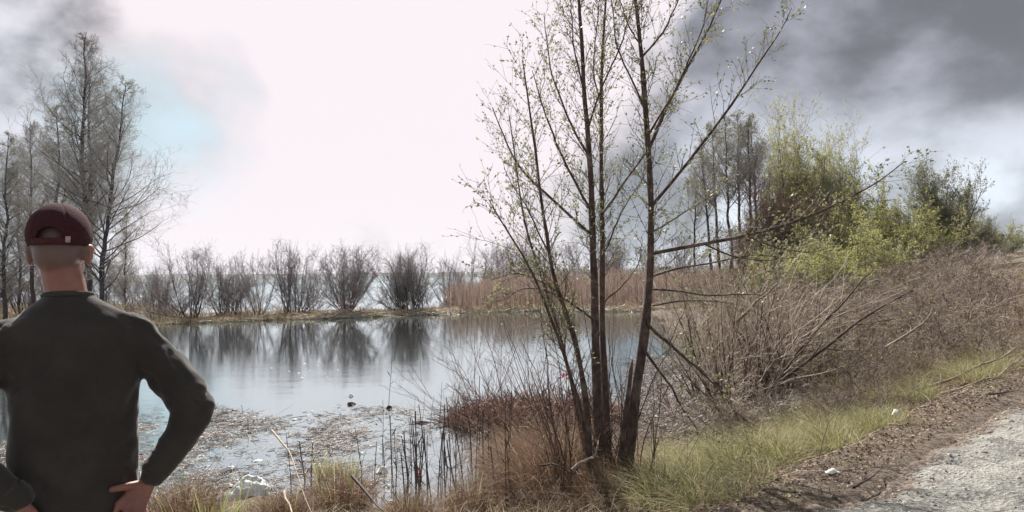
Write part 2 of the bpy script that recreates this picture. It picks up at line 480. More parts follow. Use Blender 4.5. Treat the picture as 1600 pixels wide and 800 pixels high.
def water_mat(g, b, out):
    p = pos(g)
    s1 = g.vmath('MULTIPLY', p, (1.0, 2.6, 1))
    n1 = g.noise(s1, .9, 4, .55, .3); n2 = g.noise(s1, 5.0, 4, .6); n3 = g.noise(s1, 22, 3, .6)
    patch = g.ramp(g.noise(g.vmath('MULTIPLY', p, (.07, .22, 1)), 1.0, 3), .44, .58, .15, 1.0)
    hgt = g.math('ADD', g.math('MULTIPLY', n1, .9), g.math('ADD', g.math('MULTIPLY', n2, .30), g.math('MULTIPLY', n3, .05)))
    bp = g.n('ShaderNodeBump'); bp.inputs['Distance'].default_value = .05
    g.put(bp.inputs['Strength'], g.math('MULTIPLY', patch, .10)); g.put(bp.inputs['Height'], hgt)
    b.inputs['Base Color'].default_value = (.035, .036, .034, 1); b.inputs['Roughness'].default_value = .9
    g.put(b.inputs['Normal'], bp.outputs[0]); b.inputs['Specular IOR Level'].default_value = 0
    gl = g.n('ShaderNodeBsdfGlossy'); gl.inputs['Color'].default_value = (.87, .985, 1, 1); gl.inputs['Roughness'].default_value = .05
    g.put(gl.inputs['Normal'], bp.outputs[0])
    fr = g.n('ShaderNodeFresnel'); fr.inputs[0].default_value = 2.0; g.put(fr.inputs['Normal'], bp.outputs[0])
    mx = g.n('ShaderNodeMixShader'); g.put(mx.inputs[0], g.math('POWER', fr.outputs[0], .34))
    g.t.links.new(b.outputs[0], mx.inputs[1]); g.t.links.new(gl.outputs[0], mx.inputs[2]); g.t.links.new(mx.outputs[0], out.inputs[0])
M['water'] = material('water', water_mat)
mb = MB(); wq = 6400
mb.add([(-wq, -wq, WATER_Z), (wq, -wq, WATER_Z), (wq, wq, WATER_Z), (-wq, wq, WATER_Z)], [(0, 1, 2, 3)])
tag(obj('water', mb.mesh('water', False), M['water']), kind='structure')

def hill_mat(g, b, out):
    n = g.noise(pos(g), .02, 5, .6)
    g.put(b.inputs['Base Color'], g.mix(g.ramp(n, .4, .6), (.045, .055, .06), (.085, .09, .085))); b.inputs['Roughness'].default_value = .95
M['hills'] = material('hills', hill_mat)
hx = np.linspace(-4200, 3600, 500); hy = np.linspace(0, 900, 14)
HX, HY = np.meshgrid(hx, hy, indexing='ij')
prof = np.interp(hx, [-4200, -2700, -2000, -1400, -700, -200, 300, 3600], [42, 46, 40, 33, 26, 24, 20, 16])
prof = prof + fbm2(hx, hx * 0, .0035, 4) * 14 + fbm2(hx, hx * 0, .05, 3) * 6
HZ = WATER_Z - 1 + prof[:, None] * np.sin(np.clip(hy / 500, 0, 1) * math.pi / 2)[None] ** .5
HY2 = HY + 3000 + fbm2(HX, HY, .001, 3) * 300
hi = np.arange(HX.size).reshape(HX.shape)
mb = MB(); mb.add(np.stack([HX, HY2, HZ], -1), np.stack([hi[:-1, :-1], hi[1:, :-1], hi[1:, 1:], hi[:-1, 1:]], -1))
tag(obj('hills', mb.mesh('hills'), M['hills']), kind='structure')

def haze_mat():
    mt = bpy.data.materials.new('haze'); mt.use_nodes = True; t = mt.node_tree; t.nodes.clear()
    o = t.nodes.new('ShaderNodeOutputMaterial'); v = t.nodes.new('ShaderNodeVolumePrincipled')
    v.inputs['Color'].default_value = (.82, .87, .95, 1); v.inputs['Density'].default_value = HAZE; v.inputs['Anisotropy'].default_value = .3
    t.links.new(v.outputs[0], o.inputs['Volume'])
    return mt
HAZE = 0.00006
HAZE_ON = True
if HAZE_ON:
    x0, x1, y0, y1, z0, z1 = -6600, 6600, -6600, 6600, WATER_Z - 3.2, 62
    mb = MB(); mb.add([(x, y, z) for z in (z0, z1) for y in (y0, y1) for x in (x0, x1)],
                      [(0, 2, 3, 1), (4, 5, 7, 6), (0, 1, 5, 4), (2, 6, 7, 3), (0, 4, 6, 2), (1, 3, 7, 5)])
    tag(obj('haze', mb.mesh('haze', False), haze_mat()), kind='stuff')

# ------------------------------------------------------------------ tree and shrub makers
def alder_meshes(r, H=16.0, lean=0.0, first=.22, nb=46, spread=.24, twk=8, leaves=0, angle=58, leaf_size=.09):
    "upright tree: one trunk, many ascending limbs, fine twigs; returns trunk, limb, crown, leaf meshes"
    n = 26; f = np.linspace(0, 1, n)
    tr = np.zeros((n, 3)); tr[:, 2] = f * H
    w = np.cumsum(r.normal(0, .05, (n, 2)), 0); w -= np.linspace(0, 1, n)[:, None] * w[-1] * .5
    tr[:, :2] = w * H / 16 + np.outer(f ** 1.3 * lean * H, [1, .2])
    rt = (.0085 * H + .02) * (1 - f) ** .8 + .012
    rt[0] *= 1.5
    a = MB(); tubes(a, tr, rt, 8)
    shp = lambda q: np.where(q < .45, .55 + .9 * (q - first), .85 - .75 * (q - .45) / .55)
    p, d, L, r0 = spawn(r, tr[None], rt[None], nb, first, .985, R(angle), .2, spread, .35, .38, .0, shp)
    d[:, 2] = np.abs(d[:, 2]) * .9 + .22
    b1 = sweep(r, p, d, L, 7, .09, .05); q1 = taper(np.maximum(r0, .018), 8, .25)
    b = MB(); tubes(b, b1, q1, 5)
    c = MB()
    p, d, L, r0 = spawn(r, b1, q1, twk, .12, 1., R(46), .28, .42, .4, .6, .15)
    b2 = sweep(r, p, d, L, 5, .16, .03); q2 = taper(np.maximum(r0, .010), 6, .4); tubes(c, b2, q2, 3)
    p, d, L, r0 = spawn(r, b2, q2, 6, .15, 1., R(42), .3, .46, .4, .7, .1)
    b3 = sweep(r, p, d, L, 3, .2, .04); q3 = taper(np.maximum(r0, .0065), 4, .6); tubes(c, b3, q3, 3)
    p, d, L, r0 = spawn(r, b3, q3, 3, .2, 1., R(40), .3, .6, .4, .8, 0)
    b4 = sweep(r, p, d, np.maximum(L, .10), 2, .25, .03); q4 = taper(np.maximum(r0, .005), 3, .7); tubes(c, b4, q4, 3)
    lm = None
    if leaves:
        k = r.integers(0, len(b4), leaves)
        l = MB(); leaf_faces(l, b4[k, 1 + r.integers(0, 2, leaves)] + r.normal(0, .07, (leaves, 3)), r.normal(0, 1, (leaves, 3)), r.uniform(.6, 1.3, leaves) * leaf_size, r, .7)
        lm = l
    return a.mesh('trunk'), b.mesh('limbs'), c.mesh('crown'), (lm.mesh('leaves', False) if lm else None)

def shrub_meshes(r, H=4.0, stems=24, fan=.55, k2=7, k3=6, r0=.03, thin_=.007, wob=.07, up=.03, leaves=0, leaf_size=.06, arch=0.0, base_r=.25, k4=0, l2=.36, l3=.42, lmin=.6):
    "many stems from one stool"
    p = np.zeros((stems, 3)); an = r.random(stems) * 2 * math.pi; rad = base_r * np.sqrt(r.random(stems))
    p[:, 0], p[:, 1], p[:, 2] = np.cos(an) * rad, np.sin(an) * rad, -.12
    lean = np.abs(r.normal(0, fan, stems)); a2 = an + r.normal(0, .5, stems)
    d = np.stack([np.cos(a2) * np.sin(lean), np.sin(a2) * np.sin(lean), np.cos(lean)], 1)
    L = H * r.uniform(lmin, 1.08, stems) * (1 - .12 * lean)
    s1 = sweep(r, p, d, L, 10, wob, up - arch); q1 = taper(r0 * r.uniform(.5, 1.1, stems), 11, .22)
    a = MB(); tubes(a, s1, q1, 5); c = MB()
    p, d, L, rr = spawn(r, s1, q1, k2, .22, 1., R(30), .18, l2, .45, .55, .5)
    s2 = sweep(r, p, d, L, 5, wob * 1.5, up - arch); q2 = taper(np.maximum(rr, thin_ * 1.3), 6, .4); tubes(c, s2, q2, 3)
    p, d, L, rr = spawn(r, s2, q2, k3, .12, 1., R(34), .25, l3, .45, .7, .3)
    s3 = sweep(r, p, d, L, 3, wob * 2, up * .5 - arch); q3 = taper(np.maximum(rr, thin_), 4, .5); tubes(c, s3, q3, 3)
    last = s3
    if k4:
        p, d, L, rr = spawn(r, s3, q3, k4, .15, 1., R(38), .3, .5, .4, .8, .2)
        last = sweep(r, p, d, np.maximum(L, .05), 2, wob * 2.5, 0); tubes(c, last, taper(np.maximum(rr, thin_ * .8), 3, .6), 3)
    lm = None
    if leaves:
        k = r.integers(0, len(last), leaves); j = r.integers(1, last.shape[1], leaves)
        lm = MB(); leaf_faces(lm, last[k, j] + r.normal(0, leaf_size * .5, (leaves, 3)), r.normal(0, 1, (leaves, 3)) + (0, 0, .4), r.uniform(.6, 1.3, leaves) * leaf_size, r, .6)
    return a.mesh('stems'), c.mesh('twigs'), (lm.mesh('leaves', False) if lm else None)

def make_tree(ms, mats, name, label, cat, group):
    e = empty(name, (0, 0, -500), 0, label, cat, group)
    obj('trunk', ms[0], M[mats[0]], e); obj('limbs', ms[1], M[mats[0]], e, 'stuff'); obj('crown', ms[2], M[mats[1]], e, 'stuff')
    if ms[3]: obj('leaves', ms[3], M[mats[2]], e, 'stuff')
    HT[e.name] = top_h(ms[2]); return e
def make_shrub(ms, mats, name, label, cat, group):
    e = empty(name, (0, 0, -500), 0, label, cat, group)
    obj('stems', ms[0], M[mats[0]], e, 'stuff'); obj('twigs', ms[1], M[mats[1]], e, 'stuff')
    if ms[2]: obj('leaves', ms[2], M[mats[2]], e, 'stuff')
    HT[e.name] = top_h(ms[1]); return e
USED = set()
HT = {}
def top_h(me):
    a = np.empty(len(me.vertices) * 3, np.float32); me.vertices.foreach_get('co', a); return float(np.percentile(a[2::3], 99.3))
def place(proto, p, rz, scale, label, group=None, tilt=(0, 0)):
    "the first use moves the thing itself, later uses copy it"
    if proto.name in USED:
        return copy_tree(proto, p, rz, scale, label, group, tilt)
    USED.add(proto.name)
    proto.location = tuple(float(v) for v in p); proto.rotation_euler = (tilt[0], tilt[1], rz)
    proto.scale = (scale,) * 3 if not hasattr(scale, '__len__') else scale
    proto['label'] = label
    if group: proto['group'] = group
    return proto
def at_px(px, depth, dz=-.05):
    "ground spot DEPTH metres ahead, in the vertical plane through column px at the horizon"
    q = P(px, 430, depth); return np.array([q[0], q[1], zt(q[0], q[1]) + dz])
def top_scale(px, py, depth, base, H):
    H = HT[H.name] if hasattr(H, 'name') else H
    return (P(px, py, depth)[2] - base[2]) / H

# ---- the alders on the left shore
r = np.random.default_rng(11)
AL = [make_tree(alder_meshes(r, 16, lean, first, nb, spr, 8, lv), ('bark_far', 'twig_alder', 'leaf_dull'), 'alder_tree', 'tall bare alder', 'tree', 'bare alders on the left shore')
      for lean, first, nb, spr, lv in ((.02, .26, 60, .23, 0), (.09, .14, 64, .26, 900), (-.02, .12, 58, .21, 2600))]
left = [  # column, depth, top row, variant, rz, label
    (124, 35.0, 46, 0, 0.4, 'tallest bare alder of the left shore, its dark trunk rising behind the red cap'),
    (141, 36.5, 105, 0, 2.6, 'slender bare alder close beside the tallest one on the left shore'),
    (157, 33.5, 120, 1, -0.1, 'bare alder leaning right with low drooping limbs over the spit'),
    (92, 38.0, 165, 2, 1.2, 'bushy bare alder left of the tall trunks with brownish crown'),
    (8, 33.0, 205, 2, 4.0, 'greenish bare tree at the far left edge beside the man'),
    (52, 40.0, 190, 0, 5.2, 'thin bare alder between the edge tree and the bushy alder'),
    (-45, 37.0, 190, 1, 3.3, 'bare alder half out of view at the left edge'),
    (30, 45.0, 270, 2, 0.8, 'low bare tree behind the left shore row'),
    (196, 43.0, 330, 2, 2.2, 'small greenish tree under the leaning alder'),
]
for px, dep, py, v, rz, lab in left:
    b = at_px(px, dep); s = top_scale(px, py, dep, b, AL[v])
    place(AL[v], b, rz, s, lab)

def squeeze(s, f): return (s * f, s * f, s)
# ---- willow bushes on the spit
WB = [make_shrub(shrub_meshes(r, 4.2, st, fan, 10, 8, .042, .0075, .08, up_, k4=2, base_r=br, l2=.28, lmin=.8), ('bark_far', 'twig_far'), 'willow_bush', 'bare willow bush', 'bush', 'bare willow bushes on the spit')
      for st, fan, up_, br in ((22, .75, .035, .4), (22, .42, .02, .7), (17, .95, .05, .35))]
WR = make_shrub(shrub_meshes(r, 4.2, 46, .62, 9, 7, .04, .009, .06, .03, k4=2, l2=.26, lmin=.86), ('twig_red', 'twig_far'), 'willow_bush', 'dense red-stemmed willow bush', 'bush', 'bare willow bushes on the spit')
spit = [
    (298, 38.0, 388, WB[0], .4, 1.0, 'wide fanning bare willow bush nearest the left trees on the spit'),
    (246, 40.0, 412, WB[1], 1.4, .9, 'thin bare bush between the alders and the wide fanning willow'),
    (352, 40.5, 406, WB[1], 2.1, 1.0, 'upright bare bush just right of the wide fanning willow'),
    (404, 39.0, 396, WB[2], 3.4, .8, 'bare willow bush with stems leaning left over the spit'),
    (455, 41.0, 380, WB[1], 4.4, .75, 'tallest narrow bare willow on the spit, dark upright stems'),
    (487, 42.5, 418, WB[0], 5.6, .55, 'small bare bush in the gap beside the dense red bush'),
    (541, 39.5, 386, WR, .3, .92, 'dense rounded willow bush with dark red stems at its base'),
    (640, 40.5, 386, WB[1], .9, 1.0, 'open bare willow bush before the bright lake, nearest the reeds'),
    (628, 42.0, 398, WR, 2.9, .65, 'thin reddish bush just behind the open willow'),
    (700, 46.0, 400, WB[0], 2.3, .8, 'bare bush at the left end of the reed bed'),
]
for px, dep, py, pr, rz, wd, lab in spit:
    b = at_px(px, dep); s = top_scale(px, py, dep, b, pr)
    place(pr, b, rz, (s * wd, s * wd, s), lab, None, (r.normal(0, .09), r.normal(0, .12)))
back = [(745, 66, 385), (800, 70, 372), (850, 64, 380), (905, 72, 376), (960, 66, 372), (1010, 70, 380), (1062, 64, 360)]
for i, (px, dep, py) in enumerate(back):
    b = at_px(px, dep); s = top_scale(px, py, dep, b, WB[i % 3])
    place(WB[i % 3], b, i * 1.3, s, 'grey bare bush rising behind the reed bed ' + ['at its left end', 'left of the alder stems', 'just left of the thin alder stems', 'behind the middle alder stems', 'between the alder stems', 'beside the right alder stem', 'nearest the slim alder clump'][i], 'bare bushes behind the reed bed')

# ---- reed bed and reed mats (uncountable)
mb = MB(); n = 19000
rx = r.uniform(-5.5, 24, n); ry = r.uniform(38.5, 64, n)
ok = (terrain(rx, ry) > WATER_Z - .02) & (rx > -4.6 + fbm2(rx, ry, .25) * 3)
rx, ry = rx[ok], ry[ok]; n = len(rx)
hh = r.uniform(1.7, 2.9, n) * (.85 + .5 * fbm2(rx, ry, .3, 3))
blades(mb, r, np.stack([rx, ry, terrain(rx, ry) - .05], 1), hh, r.uniform(.02, .05, n), r.normal(0, .28, (n, 2)), 2.0, 3)
tag(obj('reeds', mb.mesh('reeds', False), M['reed']), 'brown dry reed bed along the far side of the pond', 'reeds', kind='stuff')
mb = MB(); n = 5200
rx = r.uniform(-26, 14, n); yf = np.interp(rx, [-24, -18, -10, -4, 0, 6, 10.5, 14], [33, 36.3, 37.8, 39, 40, 37.5, 36, 35])
ry = yf + r.gamma(1.6, .9, n) - .9; z = np.maximum(terrain(rx, ry), WATER_Z) - .02
ok = z < WATER_Z + .5; rx, ry, z = rx[ok], ry[ok], z[ok]; n = len(rx)
blades(mb, r, np.stack([rx, ry, z], 1), r.uniform(.1, .55, n) * np.where(r.random(n) < .2, 1.8, 1), r.uniform(.02, .05, n), r.normal(0, .3, (n, 2)), 1.6, 2)
tag(obj('shore_grass', mb.mesh('shore_grass', False), M['grass_dry']), 'short dry grass along the waterline of the spit', 'grass', kind='stuff')
mb = MB(); n = 2600
seg = r.choice(4, n, p=[.38, .2, .34, .08])
cx = np.array([-10.2, -5.4, 3.5, -17])[seg] + r.normal(0, 1, n) * np.array([1.6, 1.0, 3.2, 1.5])[seg]
cy = np.interp(cx, [-24, -18, -10, -4, 0, 6, 10.5, 14], [33, 36.3, 37.8, 39, 40, 37.5, 36, 35]) + r.normal(.1, .5, n)
p0 = np.stack([cx, cy, np.maximum(terrain(cx, cy), WATER_Z) + r.uniform(.02, .14, n)], 1)
dd = np.stack([r.normal(0, 1, n), r.normal(0, .5, n), r.normal(0, .06, n)], 1)
tubes(mb, sweep(r, p0, dd, r.uniform(.3, 1.1, n), 2, .1), np.full((n, 3), .022), 3)
tag(obj('reed_mat', mb.mesh('reed_mat'), M['reed_pale']), 'pale flattened reed stems lying along the waterline of the spit', 'reeds', kind='stuff')

mb = MB(); n = 9000; rx = r.uniform(-70, -16, n); ry = r.uniform(28, 62, n); z = terrain(rx, ry); ok = z > WATER_Z; rx, ry, z = rx[ok], ry[ok], z[ok]; n = len(rx)
blades(mb, r, np.stack([rx, ry, z - .05], 1), r.uniform(.3, 1.3, n) * (.9 + fbm2(rx, ry, .3, 3)), r.uniform(.02, .05, n), r.normal(0, .3, (n, 2)), 1.7, 3)
tag(obj('meadow_grass', mb.mesh('meadow_grass', False), M['grass_dry']), 'tall dry grass under the bare alders of the left shore', 'grass', kind='stuff')
for i, (px, dep, py) in enumerate([(-60, 42, 400), (-10, 48, 405), (36, 44, 392), (78, 50, 400), (118, 46, 396), (170, 47, 404), (212, 50, 408)]):
    b = at_px(px, dep); place(WB[i % 3], b, i * 1.7, top_scale(px, py, dep, b, WB[i % 3]), 'grey bare bush in the brush under the alders of the left shore', 'bare bushes under the left alders')

# ---- trees and bushes on the right
RA = [make_tree(alder_meshes(r, 14, ln, .46, 34, .27, 7, 1200, 54, .10), ('bark_far', 'twig_alder', 'leaf_dull'), 'alder_tree', 'slim bare alder', 'tree', 'slim alders behind the thicket') for ln in (.01, -.05)]
LW = make_shrub(shrub_meshes(r, 13, 22, .27, 15, 9, .12, .012, .05, .015, 42000, .15, base_r=1.5, k4=2, l2=.24, l3=.4), ('bark_far', 'twig_far', 'leaf_lime'), 'willow_tree', 'tall many-stemmed willow in pale lime leaf', 'tree', 'willows in young leaf')
LB = make_shrub(shrub_meshes(r, 5, 26, .55, 9, 8, .05, .010, .08, .015, 20000, .12, base_r=.8, k4=1, l2=.28), ('bark_far', 'twig_far', 'leaf_lime'), 'leafy_bush', 'yellow green bush', 'bush', 'bushes in young leaf along the road bank')
DB = make_shrub(shrub_meshes(r, 8, 24, .40, 12, 9, .09, .011, .07, .015, 30000, .13, base_r=.9, k4=2, l2=.24, l3=.4), ('bark_far', 'twig_far', 'leaf_dull'), 'broad_tree', 'olive green tree', 'tree', 'trees beyond the thicket')
RB = make_shrub(shrub_meshes(r, 6, 46, .30, 9, 8, .05, .013, .06, .02, base_r=.7, k4=2), ('twig_red', 'twig_red'), 'red_bush', 'dense red brown bush', 'bush', 'red brown bushes')
for i, (px, dep, py, v, rz, lab) in enumerate([
    (1112, 50, 215, 1, .3, 'slim alder leaning left, leftmost of the slim alder clump'),
    (1126, 52, 190, 0, 1.4, 'second slim alder from the left of the clump'),
    (1143, 49, 180, 0, 2.9, 'slim straight alder in the middle of the clump'),
    (1157, 51, 172, 1, 4.0, 'tallest slim alder of the clump with grey crown'),
    (1172, 50, 178, 0, 5.1, 'slim alder right of the tallest one in the clump'),
    (1186, 53, 190, 1, .9, 'slim alder nearest the red brown bush'),
    (1085, 54, 260, 1, 2.0, 'low thin alder apart to the left of the clump')]):
    b = at_px(px, dep); place(RA[v], b, rz, top_scale(px, py, dep, b, RA[v]), lab)
b = at_px(1246, 56); place(LW, b, .5, squeeze(top_scale(1246, 180, 56, b, LW), 0.8), 'tall many-stemmed willow in pale lime leaf, the broadest crown behind the thicket')
b = at_px(1300, 60); place(LW, b, 2.6, squeeze(top_scale(1300, 205, 60, b, LW) * .98, 0.6), 'lime green willow on the right flank of the broadest willow')
b = at_px(1216, 46); place(RB, b, 1.0, top_scale(1216, 285, 46, b, RB), 'dense red brown leafless bush before the pale lime willow')
b = at_px(1278, 48); place(RB, b, 2.0, top_scale(1278, 320, 48, b, RB), 'red brown bush lower and right of the dense one')
b = at_px(1180, 44); place(RB, b, 3.0, top_scale(1180, 345, 44, b, RB), 'low red brown bush at the foot of the slim alders')
b = at_px(1318, 50); place(DB, b, .2, squeeze(top_scale(1318, 268, 50, b, DB), 0.6), 'olive bush against the right side of the lime willow')
b = at_px(1352, 47); place(LB, b, 1.1, squeeze(top_scale(1352, 285, 47, b, LB), 0.65), 'leafy green bush at the end of the long low branch')
b = at_px(1312, 42); place(LB, b, 2.4, top_scale(1312, 325, 42, b, LB), 'yellowish leafy bush under the lime willow')
b = at_px(1398, 52); place(LB, b, .1, squeeze(top_scale(1398, 322, 52, b, LB), 0.8), 'bright yellow green bush in the dip between the tall trees')
b = at_px(1432, 54); place(LB, b, 4.4, top_scale(1432, 328, 54, b, LB), 'bright yellow green bush at the foot of the rounded olive tree')
b = at_px(1462, 58); place(DB, b, 1.2, squeeze(top_scale(1462, 262, 58, b, DB), 0.8), 'rounded olive brown tree standing alone right of the willows')
b = at_px(1492, 62); place(DB, b, 3.3, squeeze(top_scale(1492, 300, 62, b, DB), 0.8), 'smaller olive tree on the right flank of the rounded one')
b = at_px(1538, 74); place(DB, b, 4.1, top_scale(1538, 340, 74, b, DB), 'small green tree near the far end of the road bank')
b = at_px(1562, 84); place(LB, b, 5.1, top_scale(1562, 350, 84, b, LB), 'small green bush farthest along the road bank')
for px, dep, py, rz, lab in ((1288, 30, 376, .7, 'leafy bush low in the thicket under the end of the long low branch'), (1238, 28, 388, 2.2, 'leafy bush low in the thicket behind the dense upright shrub'), (1350, 32, 362, 3.9, 'leafy bush at the thicket top below the yellow green bushes')):
    b = at_px(px, dep); place(LB, b, rz, top_scale(px, py, dep, b, LB), lab)
for i, (px, dep, py) in enumerate([(275, 39, 445), (375, 40, 436), (470, 40.5, 442), (610, 41, 446), (665, 41.5, 436)]):
    b = at_px(px, dep); q = top_scale(px, py, dep, b, WB[2]); place(WB[2], b, i * 2.1, (q * 1.7, q * 1.7, q), 'low brushwood clump ' + ['under the wide fanning willow', 'at the foot of the left-leaning willow', 'right of the tallest narrow willow', 'left of the open willow', 'right of the open willow'][i] + ' on the spit', 'low brushwood on the spit')
b = at_px(1594, 120); place(DB, b, .1, top_scale(1594, 372, 120, b, DB), 'tiny dark tree at the far end of the road')

# ---- dry thicket on the bank: every shrub a thing
DS = [make_shrub(shrub_meshes(r, 1.9, st, fan, 6, 5, .018, .0048, .2, .0, arch=ar, base_r=.45, k4=3, leaves=lv, leaf_size=.035), ('stem_dry', tm, 'leaf_lime'), 'dry_shrub', 'dry shrub', 'shrub', 'tangled dry shrubs along the road bank')
      for st, fan, ar, lv, tm in ((18, .8, .06, 0, 'twig_dry'), (20, .7, .09, 220, 'twig_brown'), (15, 1.0, .05, 0, 'twig_dry'), (18, .6, .04, 650, 'twig_brown'))]
lab4 = ['grey leafless thicket shrub', 'arching thicket shrub with few leaves', 'wide sprawling leafless thicket shrub', 'olive-leaved thicket shrub']
cand = []
tries = 0
while len(cand) < 128 and tries < 9000:
    tries += 1
    t = 6.5 + 82 * r.random() ** 1.7; smax = np.interp(t, [6, 9, 16, 27, 45, 90], [3.6, 5.5, 10.5, 15, 17, 17])
    s = r.uniform(1.5 if t > 9 else 2.1, smax)
    x, y = edge_xy(s, t); x, y = float(x), float(y)
    gap = .55 + .018 * t
    qx = np.array([x, y, 0.]) - CAM; pxc = 800 + F_PX * (qx @ _R) / (qx @ _F)
    if t > 12.5 and pxc > 1548 - 14 * (t > 30): continue
    if all((x - a[0]) ** 2 + (y - a[1]) ** 2 > gap * gap for a in cand): cand.append((x, y, t, s))
for k, (x, y, t, s) in enumerate(cand):
    v = int(r.integers(0, 4)); sz = r.uniform(.75, 1.1) * np.interp(t, [6, 10, 20, 40, 90], [.72, .92, 1.2, 1.5, 1.7]) * np.interp(s, [1.5, 3], [.7, 1])
    place(DS[v], gpt(x, y, -.04), r.random() * 6.28, (sz * 1.15, sz * 1.15, sz), lab4[v] + ' ' + (('near the water', 'by the green grass strip') if t < 14 else ('below the lime willow', 'midway along the verge') if t < 34 else ('below the lone rounded tree', 'toward the far end of the road'))[0 if s > 4 else 1], None, (r.normal(0, .08), r.normal(0, .08)))

# ---- the many-stemmed tree in the middle
r = np.random.default_rng(23)
B0 = put(962, 768, -.5); D0 = float((B0 - CAM) @ _F)
tree = empty('riverside_tree', B0, 0, 'tall many-stemmed young alder with sparse budding leaves in the middle of the bank', 'tree')
def limb(pts, widths, dd0=0.0, dd1=0.0, n=26, wob=.5):
    "bend a limb through the given directions; its distance drifts from D0+dd0 to D0+dd1"
    pts = np.array(pts, float); k = np.concatenate([[0], np.cumsum(np.hypot(*np.diff(pts, axis=0).T))]); k /= k[-1]
    f = np.linspace(0, 1, n)
    def sm(v):
        z_ = np.interp(f, k, v)
        for _ in range(2): z_[1:-1] = .25 * z_[:-2] + .5 * z_[1:-1] + .25 * z_[2:]
        return z_
    px, py = sm(pts[:, 0]), sm(pts[:, 1]); w = np.interp(f, np.linspace(0, 1, len(widths)), widths)
    px = px + np.cumsum(r.normal(0, wob, n)) * np.minimum(1, f * 6); dep = D0 + np.interp(f, [0, 1], [dd0, dd1])
    q = np.array([P(a, b, d) for a, b, d in zip(px, py, dep)])
    return q - B0, w * .74 / 2 / F_PX * dep
stems = [
    ([(972, 775), (980, 700), (992, 630), (1005, 550), (1016, 440), (1018, 340), (1014, 240), (1008, 150), (1001, 60), (992, -20), (985, -90)], (38, 29, 22, 18, 15, 13, 12, 11, 9, 7, 4), 0, .25),
    ([(938, 770), (938, 690), (934, 600), (931, 500), (929, 400), (924, 300), (917, 180), (913, 80), (909, -10), (905, -80)], (31, 24, 19, 16, 14, 13, 11, 9, 7, 4), .15, .7),
    ([(950, 770), (949, 690), (945, 580), (942, 470), (941, 350), (938, 220), (938, 110), (944, 10), (950, -70)], (23, 17, 13, 12, 10, 8, 7, 5, 3), .35, 1.1),
    ([(922, 770), (918, 660), (912, 600), (898, 520), (878, 470), (864, 420), (853, 340), (840, 250), (830, 170), (818, 95)], (20, 16, 13, 11, 9, 8, 7, 6, 4, 2), -.1, -.7),
    ([(925, 770), (912, 650), (886, 560), (862, 500), (832, 425), (800, 372), (778, 340), (762, 312)], (14, 10, 8, 7, 6, 5, 4, 2), -.2, -1.2),
    ([(930, 775), (905, 640), (880, 530), (850, 440), (836, 400), (818, 330), (804, 240), (796, 180)], (12, 9, 7, 6, 5, 4, 3, 2), .3, 1.2),
]
POLY = []
for pts, w, a, b in stems:
    q, rad = limb(pts, w, a, b); POLY.append((q, rad)); mb = MB(); tubes(mb, q, rad * (1 + .06 * r.normal(0, 1, len(rad))), 10)
    obj('trunk', mb.mesh('trunk'), M['bark_near'], tree)
q, rad = limb([(966, 770), (974, 700), (984, 620), (992, 562)], (16, 13, 10, 8), -.15, -.2, 14); rad[-1] *= .4
mb = MB(); tubes(mb, q, rad, 8); obj('trunk', mb.mesh('trunk'), M['bark_near'], tree, label='short broken dead stem')
